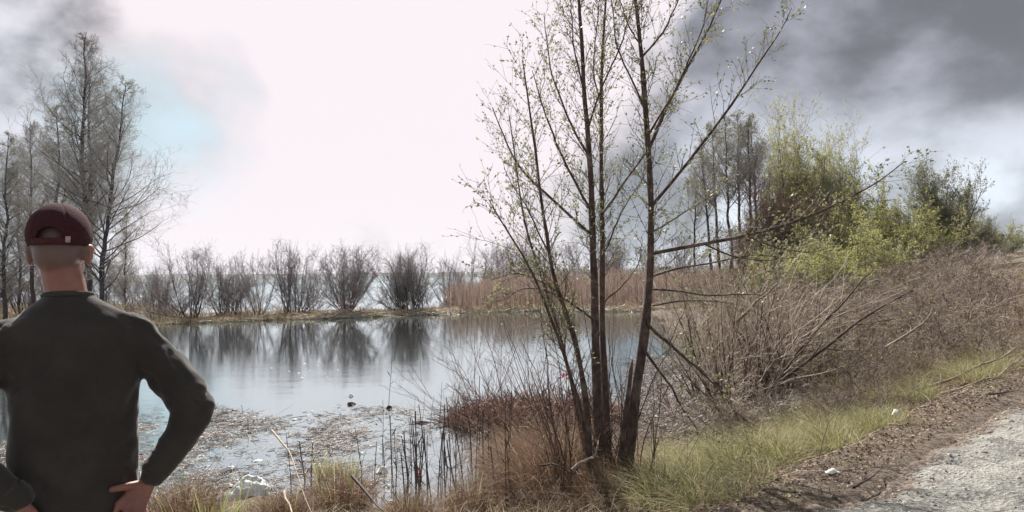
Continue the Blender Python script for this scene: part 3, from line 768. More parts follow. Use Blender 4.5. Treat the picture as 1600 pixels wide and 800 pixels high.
limbs = [
    ([(1018, 396), (1060, 388), (1110, 379), (1165, 368), (1215, 355), (1270, 335), (1320, 312), (1372, 285), (1412, 252)], (9, 8, 7.5, 7, 6, 5, 4, 3, 1.5), .2, -.9),
    ([(1018, 322), (1055, 278), (1095, 230), (1130, 185), (1162, 138), (1195, 88), (1222, 48), (1238, 12)], (8, 7, 6, 5.5, 5, 4, 3, 1.5), .2, -.5),
    ([(1013, 235), (1038, 178), (1068, 118), (1098, 68), (1122, 20), (1142, -30), (1155, -70)], (8, 7, 6, 5, 4, 3, 2), .2, .9),
    ([(1021, 452), (1060, 454), (1105, 462), (1150, 460), (1195, 461)], (5, 4.5, 4, 3, 1.5), .15, -.7),
    ([(1020, 478), (1060, 470), (1110, 470), (1150, 474)], (4, 3.5, 2.5, 1.5), .15, .6),
    ([(1020, 362), (1055, 340), (1090, 318), (1118, 300)], (4, 3.5, 2.5, 1.5), .2, .9),
    ([(1003, 90), (1030, 52), (1052, 10), (1062, -30)], (5, 4, 3, 2), .25, -.3),
    ([(1010, 178), (988, 130), (966, 84), (955, 30), (950, -20)], (5, 4, 3.5, 2.5, 1.5), .2, -.3),
    ([(1002, 72), (985, 40), (970, -10)], (4, 3, 2), .2, .4),
    ([(1014, 210), (1050, 150), (1078, 90), (1100, 40), (1108, -20)], (5, 4.5, 3.5, 2.5, 1.5), .2, -.6),
    ([(931, 372), (900, 345), (866, 310), (832, 282), (808, 250), (786, 200), (772, 168)], (7, 6, 5.5, 5, 4, 3, 1.5), .3, .9),
    ([(930, 340), (905, 296), (884, 255), (862, 215), (845, 160), (832, 110)], (6, 5.5, 5, 4, 3, 1.5), .3, -.3),
    ([(923, 250), (900, 205), (880, 165), (862, 120), (850, 60), (846, 20)], (6, 5, 4, 3.5, 2.5, 1.5), .4, 1.0),
    ([(919, 200), (935, 150), (955, 105), (975, 60), (990, 10), (1000, -40)], (5, 4, 3.5, 3, 2, 1.5), .5, 0),
    ([(940, 335), (962, 308), (985, 272), (1010, 238), (1032, 196), (1046, 150)], (6, 5, 4.5, 3.5, 2.5, 1.5), .5, 1.2),
    ([(941, 400), (960, 360), (975, 330), (1000, 290), (1016, 262)], (4, 3.5, 3, 2, 1.5), .5, .9),
    ([(860, 400), (835, 350), (812, 310), (798, 290), (786, 262)], (4, 3.5, 3, 2, 1.2), -.5, -.9),
    ([(1005, 545), (1040, 590), (1070, 640), (1092, 672)], (7, 5, 4, 2), 0, -.3),
    ([(1010, 505), (1050, 545), (1090, 580), (1130, 615)], (6, 5, 4, 2.5), 0, .5),
    ([(915, 160), (905, 110), (898, 60), (893, 5), (890, -40)], (4, 3.5, 3, 2, 1.5), .5, .2),
    ([(928, 500), (893, 472), (850, 440), (804, 424), (766, 438)], (5, 4, 3, 2, 1.2), .2, -.5),
    ([(880, 470), (850, 452), (815, 450), (780, 470)], (4, 3, 2, 1.2), 0, -.5),
    ([(1018, 432), (1060, 418), (1110, 412), (1170, 398), (1225, 402)], (5, 4, 3, 2.5, 1.5), .2, .7),
    ([(1100, 381), (1140, 400), (1190, 408), (1240, 402)], (4, 3, 2, 1.2), -.1, -.5),
    ([(1165, 368), (1215, 388), (1270, 396), (1310, 384)], (3.5, 3, 2, 1.2), -.4, -.2),
    ([(945, 470), (975, 440), (1000, 410), (1006, 380)], (4, 3, 2.5, 1.5), .4, .9),
    ([(938, 160), (925, 110), (930, 60), (938, 10), (944, -40)], (4, 3, 2.5, 2, 1.5), .7, .5),
]
for pts, w, a, b in limbs:
    q, rad = limb(pts, w, a, b, 18, .8); POLY.append((q, rad)); mb = MB(); tubes(mb, q, rad, 7); obj('branch', mb.mesh('branch'), M['bark_near'], tree)
# suckers from the stool
mb = MB(); n = 64
p0 = np.stack([r.uniform(-.55, .45, n), r.uniform(-.3, .4, n), np.full(n, -.05)], 1)
dd = np.stack([r.normal(-.05, .26, n), r.normal(0, .2, n), np.ones(n)], 1)
sk = sweep(r, p0, dd, r.uniform(.5, 2.0, n), 9, .07, .03); sr = taper(r.uniform(.003, .010, n), 10, .3); tubes(mb, sk, sr, 5)
p, d, L, q1 = spawn(r, sk, sr, 4, .25, 1., R(38), .2, .35, .4, .5, .3); tubes(mb, sweep(r, p, d, L, 4, .12, .02), taper(np.maximum(q1, .0018), 5, .5), 3)
obj('suckers', mb.mesh('suckers'), M['bark_near'], tree, 'stuff')
# twigs: short shoots along the limbs, then buds and small leaves
tw, lf = MB(), MB()
def twig_run(q, rad, k, f0, length, lvl2=4, nl=4):
    p, d, L, r0 = spawn(r, q[None], rad[None], k, f0, 1., R(40), .2, 1, .5, .26, .5)
    L = r.uniform(.35, 1.0, len(L)) * length
    s1 = sweep(r, p, d, L, 6, .10, .05); q1 = taper(np.clip(r0, .0020, .0042), 7, .45); tubes(tw, s1, q1, 3)
    p, d, L, r0 = spawn(r, s1, q1, lvl2, .2, .98, R(42), .25, .42, .4, .7, .3)
    s2 = sweep(r, p, d, np.maximum(L, .07), 4, .14, .03); q2 = taper(np.clip(r0, .0013, .003), 5, .6); tubes(tw, s2, q2, 3)
    for s_, c in ((s1, nl), (s2, max(2, nl - 1))):
        nn_ = len(s_) * c; a = np.repeat(np.arange(len(s_)), c); j = r.integers(1, s_.shape[1], nn_)
        base = s_[a, j]; dr = nrm(s_[a, j] - s_[a, j - 1]) + r.normal(0, .6, (nn_, 3)) + (0, 0, .1)
        keep = r.random(nn_) < .66
        leaf_faces(lf, base[keep], dr[keep], r.uniform(.012, .038, keep.sum()), r, .6)
for i, (q, rad) in enumerate(POLY):
    ln = np.linalg.norm(np.diff(q, axis=0), axis=1).sum()
    if i < len(stems): twig_run(q, rad, int(ln * 12), .38 if i < 3 else .32, .52, 6, 5)
    else: twig_run(q, rad, int(ln * 15), .10, .42, 5, 5)
obj('twigs', tw.mesh('twigs'), M['twig_near'], tree, 'stuff'); obj('leaves', lf.mesh('leaves', False), M['leaf_young'], tree, 'stuff')

# ---- shrubs at the water's edge
FS = make_shrub(shrub_meshes(r, 2.0, 13, .72, 3, 3, .010, .0026, .06, .02, base_r=.15), ('twig_red', 'twig_red'), 'waterside_shrub', 'leafless fan of thin stems', 'shrub', "bare shrubs at the water's edge")
for px, py, sz, rz, lab, tl in ((748, 655, 1.0, .4, 'leafless fan-shaped shrub on the muddy islet left of the alder', (0, -.1)), (800, 665, 1.15, 2.2, 'taller bare shrub on the islet, just right of the fan-shaped one', (0, -.25)),
                         (700, 665, .7, 5.2, 'lowest bare shrub in the water at the left tip of the islet', (0, -.1)), (830, 640, 1.0, 0.9, 'bare shrub at the back of the islet, behind the others', (0, -.2)), (775, 700, .8, 2.9, 'bare shrub rising from the left edge of the large tussock', (0, -.3)), (850, 690, 1.15, 3.9, 'bare shrub leaning left from the foot of the alder', (0, -.45)), (1062, 655, .8, 1.2, 'small bare shrub in the shallows right of the alder', (0, -.1))):
    place(FS, put(px, py), rz, sz, lab, None, tl)
TS = make_shrub(shrub_meshes(r, 2.3, 30, .42, 5, 5, .017, .0036, .07, .015, leaves=160, leaf_size=.035, base_r=.28), ('bark_near', 'twig_dry', 'leaf_young'), 'bank_shrub', 'many-stemmed bare shrub', 'shrub', 'many-stemmed shrubs on the bank')
place(TS, put(1150, 645), .6, 1.0, 'dense upright many-stemmed shrub on the bank right of the alder')
place(TS, put(1215, 610), 2.4, .95, 'many-stemmed bare shrub behind the dense upright one', None, (0, .25))
place(TS, put(1100, 625), 4.2, .75, 'lower bare shrub between the alder and the dense upright shrub')
def pole(name, pts, w, d0, d1, label, cat='branch', group=None, mat='dead_wood', n=20, side=True):
    "a dead branch lying or leaning through the thicket, with short side spurs"
    pts = np.array(pts, float); k = np.linspace(0, 1, len(pts)); f = np.linspace(0, 1, n)
    px, py = np.interp(f, k, pts[:, 0]), np.interp(f, k, pts[:, 1]); dep = np.interp(f, [0, 1], [d0, d1])
    q = np.array([P(a, b, c) for a, b, c in zip(px, py, dep)]); kn = r.normal(0, .022 if side else .006, (6, 3)); q += np.stack([np.interp(f, np.linspace(0, 1, 6), kn[:, i]) for i in range(3)], -1)
    sq_, tq_ = road_st(q[:, 0], q[:, 1]); q[:, 2] = np.maximum(q[:, 2], np.where(sq_ < .05, road_z(tq_) + .045, np.maximum(terrain(q[:, 0], q[:, 1]), WATER_Z) + .014))
    rad = np.interp(f, [0, 1], [w / 2, w / 8]) / F_PX * dep
    o0 = q[0].copy(); mb = MB(); tubes(mb, q - o0, rad, 7)
    if side:
        p, d, L, rr = spawn(r, (q - o0)[None], rad[None], 9, .3, 1, R(42), .2, .16, .5, .5, .2)
        tubes(mb, sweep(r, p, d, L, 4, .15), taper(np.maximum(rr, .003), 5, .4), 4)
    o = obj(name, mb.mesh(name), M[mat]); o.location = tuple(o0)
    return tag(o, label, cat, group)
pole('leaning_branch', [(1165, 635), (1210, 602), (1262, 565), (1310, 530), (1345, 502), (1395, 472), (1432, 452)], 6.5, 9.3, 7.6, 'long bare branch slanting up right out of the dense shrub', mat='bark_near')
pole('leaning_branch', [(1150, 500), (1180, 478), (1205, 452), (1216, 440)], 6, 9.0, 8.2, 'short pale branch slanting across the shrub tops below the long low limb')
pole('leaning_branch', [(1120, 600), (1060, 545), (1010, 505)], 6, 8.6, 6.2, 'dark bare branch leaning from the bank shrub towards the alder stem', mat='bark_near')
pole('leaning_branch', [(1190, 640), (1240, 560), (1290, 500), (1345, 440), (1366, 420)], 5, 9.6, 9.2, 'thin bare branch rising steeply right of the dense shrub', mat='bark_near')
pole('fallen_branch', [(1165, 700), (1215, 668), (1280, 640), (1330, 620), (1372, 604)], 7, 7.0, 8.3, 'dead branch lying in the grass below the dense shrub')
pole('fallen_branch', [(1400, 622), (1455, 606), (1510, 580), (1560, 558), (1600, 540)], 6, 7.6, 8.8, 'pale dead branch lying along the top of the dirt verge')
pole('fallen_branch', [(1475, 628), (1520, 606), (1560, 582), (1600, 560)], 5, 7.4, 8.2, 'second dead branch nearer the road below the pale one')
pole('fallen_branch', [(1385, 545), (1420, 520), (1446, 500), (1460, 482)], 5, 9.2, 9.4, 'dark stick leaning in the thicket above the green grass')
pole('fallen_branch', [(1335, 788), (1352, 772), (1366, 760), (1378, 750)], 4, 4.0, 4.35, 'short dark stick lying on the gravel edge of the road', mat='dark_wood', side=False)
pole('fallen_branch', [(1545, 632), (1575, 629), (1600, 626)], 3, 6.9, 7.1, 'thin dark stick lying across the upper road edge', mat='dark_wood', side=False)
pole('fallen_branch', [(898, 735), (925, 714), (946, 688)], 7, 4.9, 5.0, 'pale peeled stick lying on the brown tussock under the alder')
pole('fallen_branch', [(836, 722), (866, 728), (898, 738)], 4, 4.8, 4.9, 'thin dark stick beside the pale peeled one on the tussock', mat='dark_wood')
pole('fallen_branch', [(1265, 740), (1300, 728), (1350, 716), (1395, 700)], 4, 5.2, 5.8, 'thin dead twig lying across the leaf litter by the grass')
pole('broken_reed', [(424, 672), (450, 705), (470, 760), (486, 800)], 3.5, 7.2, 5.3, 'pale bent reed stem slanting down into the tussock', 'reed', mat='reed_cream', side=False)
pole('broken_reed', [(550, 745), (585, 785), (610, 812)], 5, 5.6, 4.9, 'dark reed stem slanting down right of the brown tussock', 'reed', mat='reed_stalk', side=False)
pole('broken_reed', [(442, 768), (455, 795), (468, 825)], 4, 5.6, 4.8, 'short cream reed stem slanting down at the lower edge', 'reed', mat='reed_cream', side=False)

# ---- reed stalks standing in the shallows
def stalk_mesh(r, H, w):
    mb = MB(); q = sweep(r, np.zeros((1, 3)) - (0, 0, .1), np.array([[r.normal(0, .05), r.normal(0, .05), 1.]]), np.array([H + .1]), 8, .02); tubes(mb, q, taper(np.array([w]), 9, .55), 6)
    leafp = q[0, r.integers(2, 7, 2)]; leaf_faces(mb, leafp, np.array([[.6, .2, 1.], [-.7, .1, .8]]), np.array([.16, .11]), r, .1)
    return mb.mesh('reed_stalk')
SM = [stalk_mesh(r, h, w) for h, w in ((.62, .009), (.8, .008), (.48, .010), (.95, .006))]
spots = [(607, 638, 3, 1.0), (650, 765, 1, 1), (655, 760, 0, 1.2), (640, 742, 2, 1), (668, 770, 1, .9), (684, 774, 0, 1.1), (690, 792, 3, .8), (712, 745, 1, .8), (700, 730, 2, 1), (725, 760, 0, 1.0),
         (738, 780, 1, 1.1), (756, 756, 0, 1.35), (763, 758, 1, 1.0), (772, 790, 2, 1.2), (632, 780, 2, 1), (618, 770, 0, .8), (600, 735, 2, .8), (585, 748, 0, .7), (565, 738, 1, .7), (486, 770, 0, .9),
         (478, 752, 2, 1), (455, 765, 1, .8), (660, 662, 3, .55), (672, 666, 1, .6), (686, 660, 3, .7), (648, 650, 1, .45), (712, 690, 0, .7), (722, 705, 1, .7), (735, 720, 0, .8), (748, 735, 1, .9), (800, 790, 0, 1), (786, 775, 1, .9)] + [(float(a), float(b_), int(c), float(d)) for a, b_, c, d in zip(r.uniform(585, 800, 22), r.uniform(715, 800, 22), r.integers(0, 4, 22), r.uniform(.6, 1.3, 22))]
for k, (px, py, v, s) in enumerate(spots):
    p = put(px, py); o = obj('reed_stalk', SM[v], M['reed_stalk']); o.location = tuple(p); o.rotation_euler = (r.normal(0, .07), r.normal(0, .07), r.random() * 6.28); o.scale = (s,) * 3
    lab = 'tall lone dark reed stalk standing in open water beyond the litter' if k == 0 else 'dark dead reed stalk standing in the littered shallows left of the alder'
    tag(o, lab, 'reed stalk', None if k == 0 else 'dead reed stalks in the shallows')

# ---- grass: tussocks as things, the turf as stuff
def tuft_mesh(r, n, rad, h, w, lean, name='tuft', dome=0.0):
    mb = MB(); a = r.random(n) * 6.283; q = rad * np.sqrt(r.random(n))
    base = np.stack([np.cos(a) * q, np.sin(a) * q, dome * (1 - (q / rad) ** 2) - .03], 1)
    ln = np.stack([np.cos(a), np.sin(a)], 1) * (lean * (q / rad + .25) * r.uniform(.4, 1.3, n))[:, None] + r.normal(0, lean * .5, (n, 2))
    blades(mb, r, base, h * r.uniform(.25, 1.15, n), w * r.uniform(.6, 1.2, n), ln, 1.8, 4)
    return mb.mesh(name, False)
def tussock(name, meshmats, label, cat, group=None):
    e = empty(name, (0, 0, -500), 0, label, cat, group)
    for nm, me, mt in meshmats: obj(nm, me, M[mt], e, 'stuff')
    return e
big = tussock('grass_tussock', [('dead_blades', tuft_mesh(r, 3600, .62, .62, .006, .42, dome=.34), 'grass_red'), ('pale_blades', tuft_mesh(r, 500, .6, .72, .005, .4, dome=.3), 'grass_dry')], 'big', 'grass tussock')
place(big, put(880, 775) + (0, 0, -.05), 0, 1.0, 'large shaggy brown tussock of dead grass round the foot of the alder')
b2_ = place(big, put(800, 740), 2, .62, 'shaggy brown grass mound on the left side of the alder foot')
place(big, put(960, 790) + (0, 0, -.1), 4, .55, 'brown grass clump right under the main alder stem')
med = tussock('grass_tussock', [('dead_blades', tuft_mesh(r, 1100, .26, .34, .006, .2, dome=.12), 'grass_red'), ('pale_blades', tuft_mesh(r, 150, .26, .36, .005, .25, dome=.1), 'grass_dry'), ('green_shoots', tuft_mesh(r, 26, .2, .52, .016, .06), 'grass_green')], 'med', 'grass tussock')
for px, py, s, rz, lab in ((530, 790, 1.25, 0, 'brown tussock with green shoots in the shallows left of the alder'), (285, 815, 1.15, 1, "reddish brown tussock beside the man's right hand"),
                           (735, 800, .95, 2, 'small brown tussock among the dark reed stalks'), (440, 812, .8, 3, 'low brown tussock right of the pale plastic sheet'), (640, 815, .8, 4, 'low brown tussock at the lower edge between reed stalks')):
    place(med, put(px, py) + (0, 0, -.03), rz, s, lab)
iris = tussock('iris_clump', [('green_blades', tuft_mesh(r, 90, .17, .46, .016, .10), 'grass_green'), ('dry_blades', tuft_mesh(r, 60, .2, .3, .010, .14), 'grass_dry')], 'iris', 'water plant')
for px, py, s, rz, lab in ((345, 830, 1.0, 0, 'upright green blades in front of the pale plastic sheet'), (512, 742, .75, 1, 'yellow green water plant shoots behind the brown tussock'),
                           (545, 745, .7, 2, 'small green blades right of the yellow green shoots'), (305, 800, .7, 4, "green blades beside the tussock by the man's hand")):
    place(iris, put(px, py) + (0, 0, -.03), rz, s, lab)
def tangle_mesh(r, n, rad, h):
    mb = MB(); a = r.random(n) * 6.283; q = rad * np.sqrt(r.random(n)); p = np.stack([np.cos(a) * q, np.sin(a) * q, h * r.random(n) * (1 - (q / rad) ** 2)], 1)
    tubes(mb, sweep(r, p, np.stack([r.normal(0, 1, n), r.normal(0, 1, n), r.normal(.25, .5, n)], 1), r.uniform(.1, .55, n), 5, .28), taper(r.uniform(.0014, .0036, n), 6, .5), 3); return mb.mesh('tangle')
for e_, a_, b_, c_ in ((big, 520, .62, .7), (med, 120, .3, .3)):
    o = obj('dead_stems', tangle_mesh(r, a_, b_, c_), M['twig_dry'], e_, 'stuff')
    for c in list(col.objects):
        if c.name.startswith('grass_tussock') and c is not e_ and c.parent is None and any(k.data.name == KIDS[e_.name][0].data.name for k in children(c)):
            d = o.copy(); link(d); d.parent = c
GT = [tussock('grass_tuft', [('green_blades', tuft_mesh(r, n, .22, h, .006, ln, dome=.04), 'grass_green'), ('dry_blades', tuft_mesh(r, n // 2, .25, h * .9, .005, ln * 1.2, dome=.03), 'grass_dry')], 'tuft', 'grass tuft', 'green tufts on the bank') for n, h, ln in ((260, .27, .26), (190, .20, .3), (320, .33, .32))]
GL = ['yellow green grass tuft just right of the alder foot', 'grass tuft in the green patch below the dense upright shrub', 'bright grass tuft between the dense shrub and the white wrapper',
      'grass tuft beside the white wrapper on the verge', 'grass tuft in the patch behind the pale fallen branch', 'grass tuft at the far end of the green strip, by the thicket foot',
      'grass tuft at the lower edge right of the alder foot', 'grass tuft along the leaf litter below the dense shrub']
for k in range(84):
    px, py = r.normal(0, 1, 2) * (60, 20) + [(1105, 740), (1255, 700), (1315, 672), (1400, 622), (1470, 588), (1550, 555), (1060, 778), (1200, 735)][k % 8]
    p = put(px, py); ss, t_ = road_st(p[0], p[1])
    if ss < .5 or p[2] < WATER_Z + .04: continue
    place(GT[k % 3], p, r.random() * 6, r.uniform(.7, 1.25), GL[k % 8])
for k in range(16):
    t_ = 1.5 + 9 * r.random(); s_ = 1.0 + 1.3 * r.random(); x, y = edge_xy(s_, t_)
    place(DS[k % 4], gpt(float(x), float(y), -.02), r.random() * 6.28, .25 + .25 * r.random(), 'small dry sprig standing in the green grass strip ' + ('near the alder' if t_ < 5 else 'below the thicket'), 'dry sprigs in the grass', (r.normal(0, .3), r.normal(0, .3)))
mb, mg = MB(), MB()
n = 42000; t_ = 70 * r.random(n) ** 2.0 - 4; s_ = np.where(r.random(n) < .12, r.uniform(.12, .9, n), .5 + r.gamma(2.0, 1.0, n)); gx_, gy_ = edge_xy(s_, t_); z = terrain(gx_, gy_)
pat = fbm2(gx_, gy_, .8, 3, 9)
ok = (z > WATER_Z + .02) & (s_ < 8) & (pat > -.16 + r.normal(0, .12, n)) & (np.hypot(gx_, gy_) > 2.0) & ((s_ > .9 - .25 * pat) | (r.random(n) < .3)); gx_, gy_, z, pat = gx_[ok], gy_[ok], z[ok], pat[ok]; n = len(z)
dist = np.hypot(gx_, gy_)
blades(mb, r, np.stack([gx_, gy_, z - .02], 1), r.uniform(.06, .26, n), r.uniform(.004, .008, n) * (1 + dist / 14), r.normal(0, .12, (n, 2)), 1.6, 3)
tag(obj('dry_grass', mb.mesh('dry_grass', False), M['grass_dry']), 'thin dry grass scattered over the bank', 'grass', kind='stuff')

# ---- leaf litter, sticks, gravel
def flakes(mb, r, p, size, flat=.35):
    n = len(p); nrm_ = nrm(np.stack([r.normal(0, flat, n), r.normal(0, flat, n), np.ones(n)], 1)); a = nrm(np.cross(nrm_, r.normal(0, 1, (n, 3)))); b_ = np.cross(nrm_, a)
    s = size[:, None]; el = r.uniform(.35, .8, n)[:, None]
    v = np.stack([p - a * s, p + b_ * s * el + nrm_ * s * .25, p + a * s + nrm_ * s * .15, p - b_ * s * el], 1) ; v[:, :, 2] += (size * .3)[:, None]
    mb.add(v, np.arange(n)[:, None] * 4 + np.arange(4)[None])
mb = MB(); n = 60000; t_ = 30 * r.random(n) ** 1.5 - 5; s_ = r.normal(.6, .75, n); s_ = np.where(s_ < -.35, np.abs(s_), s_); gx_, gy_ = edge_xy(s_, t_); z = terrain(gx_, gy_)
ok = (z > WATER_Z) & (np.hypot(gx_, gy_) > 1.6) & ((s_ > .1) | (r.random(n) < .08)); gx_, gy_, z, s_ = gx_[ok], gy_[ok], z[ok], s_[ok]
z = np.where(s_ < .05, road_z(0) + .03 + 0 * z, z)
tz = np.where(s_ < .05, np.maximum(z, terrain(gx_, gy_) + .07), z)
flakes(mb, r, np.stack([gx_, gy_, tz + .004], 1), r.uniform(.004, .012, len(z)) * (1 + np.hypot(gx_, gy_) / 16), .7)
tag(obj('leaf_litter', mb.mesh('leaf_litter', False), M['leaf_litter']), 'brown fallen leaves covering the dirt verge', 'leaf litter', kind='stuff')
mb = MB(); n = 5200; t_ = 26 * r.random(n) ** 1.3 - 4; s_ = .35 + r.gamma(2, .9, n); gx_, gy_ = edge_xy(s_, t_); z = terrain(gx_, gy_); ok = (z > WATER_Z) & (np.hypot(gx_, gy_) > 2); gx_, gy_, z = gx_[ok], gy_[ok], z[ok]; n = len(z)
tubes(mb, sweep(r, np.stack([gx_, gy_, z + .012], 1), np.stack([r.normal(0, 1, n), r.normal(0, 1, n), r.normal(.12, .25, n)], 1), r.uniform(.08, .6, n), 4, .2), taper(r.uniform(.0015, .0045, n), 5, .5), 3)
tag(obj('fallen_twigs', mb.mesh('fallen_twigs'), M['twig_dry']), 'small dry twigs strewn over the bank', 'twigs', kind='stuff')
ic = np.array([(-1, -1, -.5), (1, -.9, -.5), (1.1, 1, -.5), (-.9, 1, -.5), (-.6, -.7, .5), (.7, -.6, .45), (.6, .7, .55), (-.7, .6, .4)]) * .5
iq = np.array([(0, 1, 5, 4), (1, 2, 6, 5), (2, 3, 7, 6), (3, 0, 4, 7), (4, 5, 6, 7)])
mb = MB(); n = 3600; t_ = 13 * r.random(n) ** 1.2 - 2.5; s_ = -np.abs(r.normal(0, 1.6, n)) + .12; gx_, gy_ = edge_xy(s_, t_); ok = np.hypot(gx_, gy_) > 1.5; gx_, gy_, s_, t_ = gx_[ok], gy_[ok], s_[ok], t_[ok]; n = len(s_)
sz = r.gamma(2.0, .0045, n) + .004; v = ic[None] * (1 + r.normal(0, .15, (n, 8, 3))) * sz[:, None, None]; an = r.random(n) * 6.28
vx = v[..., 0] * np.cos(an)[:, None] - v[..., 1] * np.sin(an)[:, None]; vy = v[..., 0] * np.sin(an)[:, None] + v[..., 1] * np.cos(an)[:, None]
gz = road_z(t_) + .012 + fbm2(gx_, gy_, 1.1, 3) * .05 + fbm2(gx_, gy_, 7, 4, 3.0) * .045 - .05 * np.clip(1 + s_ / .12, 0, 1)
mb.add(np.stack([vx + gx_[:, None], vy + gy_[:, None], v[..., 2] * .8 + gz[:, None]], -1), (np.arange(n)[:, None, None] * 8 + iq[None]))
M['stone'] = thin('stone', [(.12, .115, .105), (.21, .20, .185), (.29, .28, .26), (.38, .365, .335)], .9)
tag(obj('gravel', mb.mesh('gravel', False), M['stone']), 'loose gravel along the edge of the road', 'gravel', kind='stuff')

# ---- what floats on the pond
def in_litter(n):
    px = np.empty(0); py = np.empty(0)
    while len(px) < n:
        a = r.uniform(0, 1130, n); b_ = 632 + r.gamma(1.7, 42, n)
        ok = np.where(a < 700, (b_ > 634 + 14 * np.sin(a / 55.) + 55 * np.clip((330 - a) / 330, 0, 1)) & (b_ < 800), (b_ > 595) & (b_ < 720)) & ((a < 660) | (a > 1000) | (r.random(n) < .35))
        px = np.append(px, a[ok]); py = np.append(py, np.where(a[ok] > 1000, b_[ok] - 45, b_[ok]))
    return px[:n], py[:n]
px, py = in_litter(22000); p = np.array([on_z(a, b_, WATER_Z) for a, b_ in zip(px, py)])
p[:, 2] = WATER_Z + .004
cl = fbm2(p[:, 0], p[:, 1], 1.1, 4, 4.0) + r.normal(0, .05, len(p)); p = p[((cl > .02) | (r.random(len(p)) < .12)) & (terrain(p[:, 0], p[:, 1]) < WATER_Z + .03)]
mb = MB(); r.shuffle(p); flakes(mb, r, p[:2600], r.gamma(2, .0055, len(p[:2600])) + .004, .25)
q = p[2600:]; n = len(q)
tubes(mb, sweep(r, q + (0, 0, .004), np.stack([r.normal(0, 1, n), r.normal(0, .8, n), r.normal(0, .05, n)], 1), r.gamma(2, .055, n) + .03, 3, .10), np.full((n, 4), 1) * r.uniform(.0015, .005, n)[:, None], 3)
tag(obj('floating_litter', mb.mesh('floating_litter', False), M['litter']), 'broken reeds, leaves and scraps floating on the near water', 'floating debris', kind='stuff')
# brown dead vegetation matted on the islet
mb = MB(); n = 3600; an = r.random(n) * 6.28; q_ = np.sqrt(r.random(n)); gx_ = .35 + 1.55 * q_ * np.cos(an); gy_ = 10.2 + 1.0 * q_ * np.sin(an); z = np.maximum(terrain(gx_, gy_), WATER_Z)
tubes(mb, sweep(r, np.stack([gx_, gy_, z + r.uniform(0, .16, n) * (1 - q_ ** 2)], 1), np.stack([r.normal(0, 1, n), r.normal(0, 1, n), r.normal(.1, .35, n)], 1), r.uniform(.10, .5, n), 4, .3), taper(r.uniform(.004, .011, n), 5, .5), 3)
tag(obj('dead_vegetation', mb.mesh('dead_vegetation'), M['mat_brown']), 'matted dead brown vegetation on the muddy islet', 'dead plants', kind='stuff')
mb = MB(); n = 5200; a = r.uniform(985, 1230, n); b_ = r.uniform(560, 690, n); p = np.array([put(x, y, it=2) for x, y in zip(a, b_)])
tubes(mb, sweep(r, p + (0, 0, .02), np.stack([r.normal(0, 1, n), r.normal(0, .7, n), r.normal(.05, .2, n)], 1), r.uniform(.1, .6, n), 3, .2), taper(r.uniform(.003, .010, n), 4, .5), 3)
tag(obj('washed_up_reeds', mb.mesh('washed_up_reeds'), M['litter']), 'washed up dead reeds in the shallows right of the alder', 'dead plants', kind='stuff')

# single pieces one can pick out
def crumple(r, sx, sy, sz, n=14, amp=.25, seed=0, hollow=True):
    u_, v_ = np.meshgrid(np.linspace(-1, 1, n), np.linspace(-1, 1, n), indexing='ij'); rr = np.clip(np.hypot(u_, v_), 0, 1.4)
    z = np.cos(np.clip(rr / 1.15, 0, 1) * math.pi / 2); pts = np.stack([u_ * sx, v_ * sy, z * sz], -1)
    nz = np.stack([fbm(np.stack([u_ * 1.6 + seed + k * 9, v_ * 1.6, z * 2], -1), 4) for k in range(3)], -1)
    pts = pts + nz * amp * np.array([sx, sy, sz * 1.4]); pts[..., 2] = np.maximum(pts[..., 2], 0)
    i = np.arange(n * n).reshape(n, n); mb = MB(); mb.add(pts, np.stack([i[:-1, :-1], i[1:, :-1], i[1:, 1:], i[:-1, 1:]], -1)); return mb
def film(g, b, out):
    n = g.noise(opos(g), 14, 5, .6)
    g.put(b.inputs['Base Color'], g.mix(n, (.55, .60, .56), (.78, .80, .78))); b.inputs['Roughness'].default_value = .42; b.inputs['Transmission Weight'].default_value = .25
    b.inputs['IOR'].default_value = 1.15; bump(g, b, n, .5, .02)
M['film'] = material('film', film)
def item(name, mb, mat, p, label, cat, rz=0, group=None, tilt=(0, 0), smooth=True):
    o = obj(name, mb.mesh(name, smooth), M[mat]); o.location = tuple(p); o.rotation_euler = (tilt[0], tilt[1], rz); return tag(o, label, cat, group)
pb = put(392, 772); item('plastic_sheet', crumple(r, .20, .20, .22, 40, .38, 1.5), 'film', pb, 'crumpled clear plastic sheet lying at the water edge right of the man', 'plastic sheet', .4)
item('plastic_sheet', crumple(r, .50, .50, .55, 40, .3, 8.5), 'film', put(8, 812, -.3) + (0, 0, -.05), "crumpled grey plastic sheet on the bank below the man's left arm", 'plastic sheet', 1.4)
item('paper_scrap', crumple(r, .035, .10, .03, 9, .5, 3.), 'white_plastic', put(352, 738) + (0, 0, .03), 'white folded scrap slanting against the clear plastic sheet', 'scrap', -.9, None, (.2, .1))
item('paper_scrap', crumple(r, .055, .028, .03, 9, .4, 4.), 'white_plastic', put(356, 762) + (0, 0, .02), 'flat white scrap in front of the clear plastic sheet', 'scrap')
item('paper_scrap', crumple(r, .05, .03, .02, 8, .4, 5.), 'white_plastic', put(403, 720), 'small white scrap on the water above the clear plastic sheet', 'scrap')
item('foam_lump', crumple(r, .07, .05, .07, 10, .5, 6.), 'white_plastic', put(597, 738), 'yellowish white foam lump beside the brown tussock', 'foam lump')
item('foam_lump', crumple(r, .06, .04, .05, 10, .3, 7.), 'white_plastic', put(548, 619), 'white foam block floating above the dark clod', 'foam lump')
item('mud_clod', crumple(r, .08, .06, .05, 10, .5, 9.), 'dark_wood', put(549, 632), 'dark clod floating at the far edge of the litter', 'clod')
item('mud_clod', crumple(r, .16, .05, .04, 10, .4, 10.), 'dark_wood', put(657, 661), 'flat dark log end floating before the muddy islet', 'log')
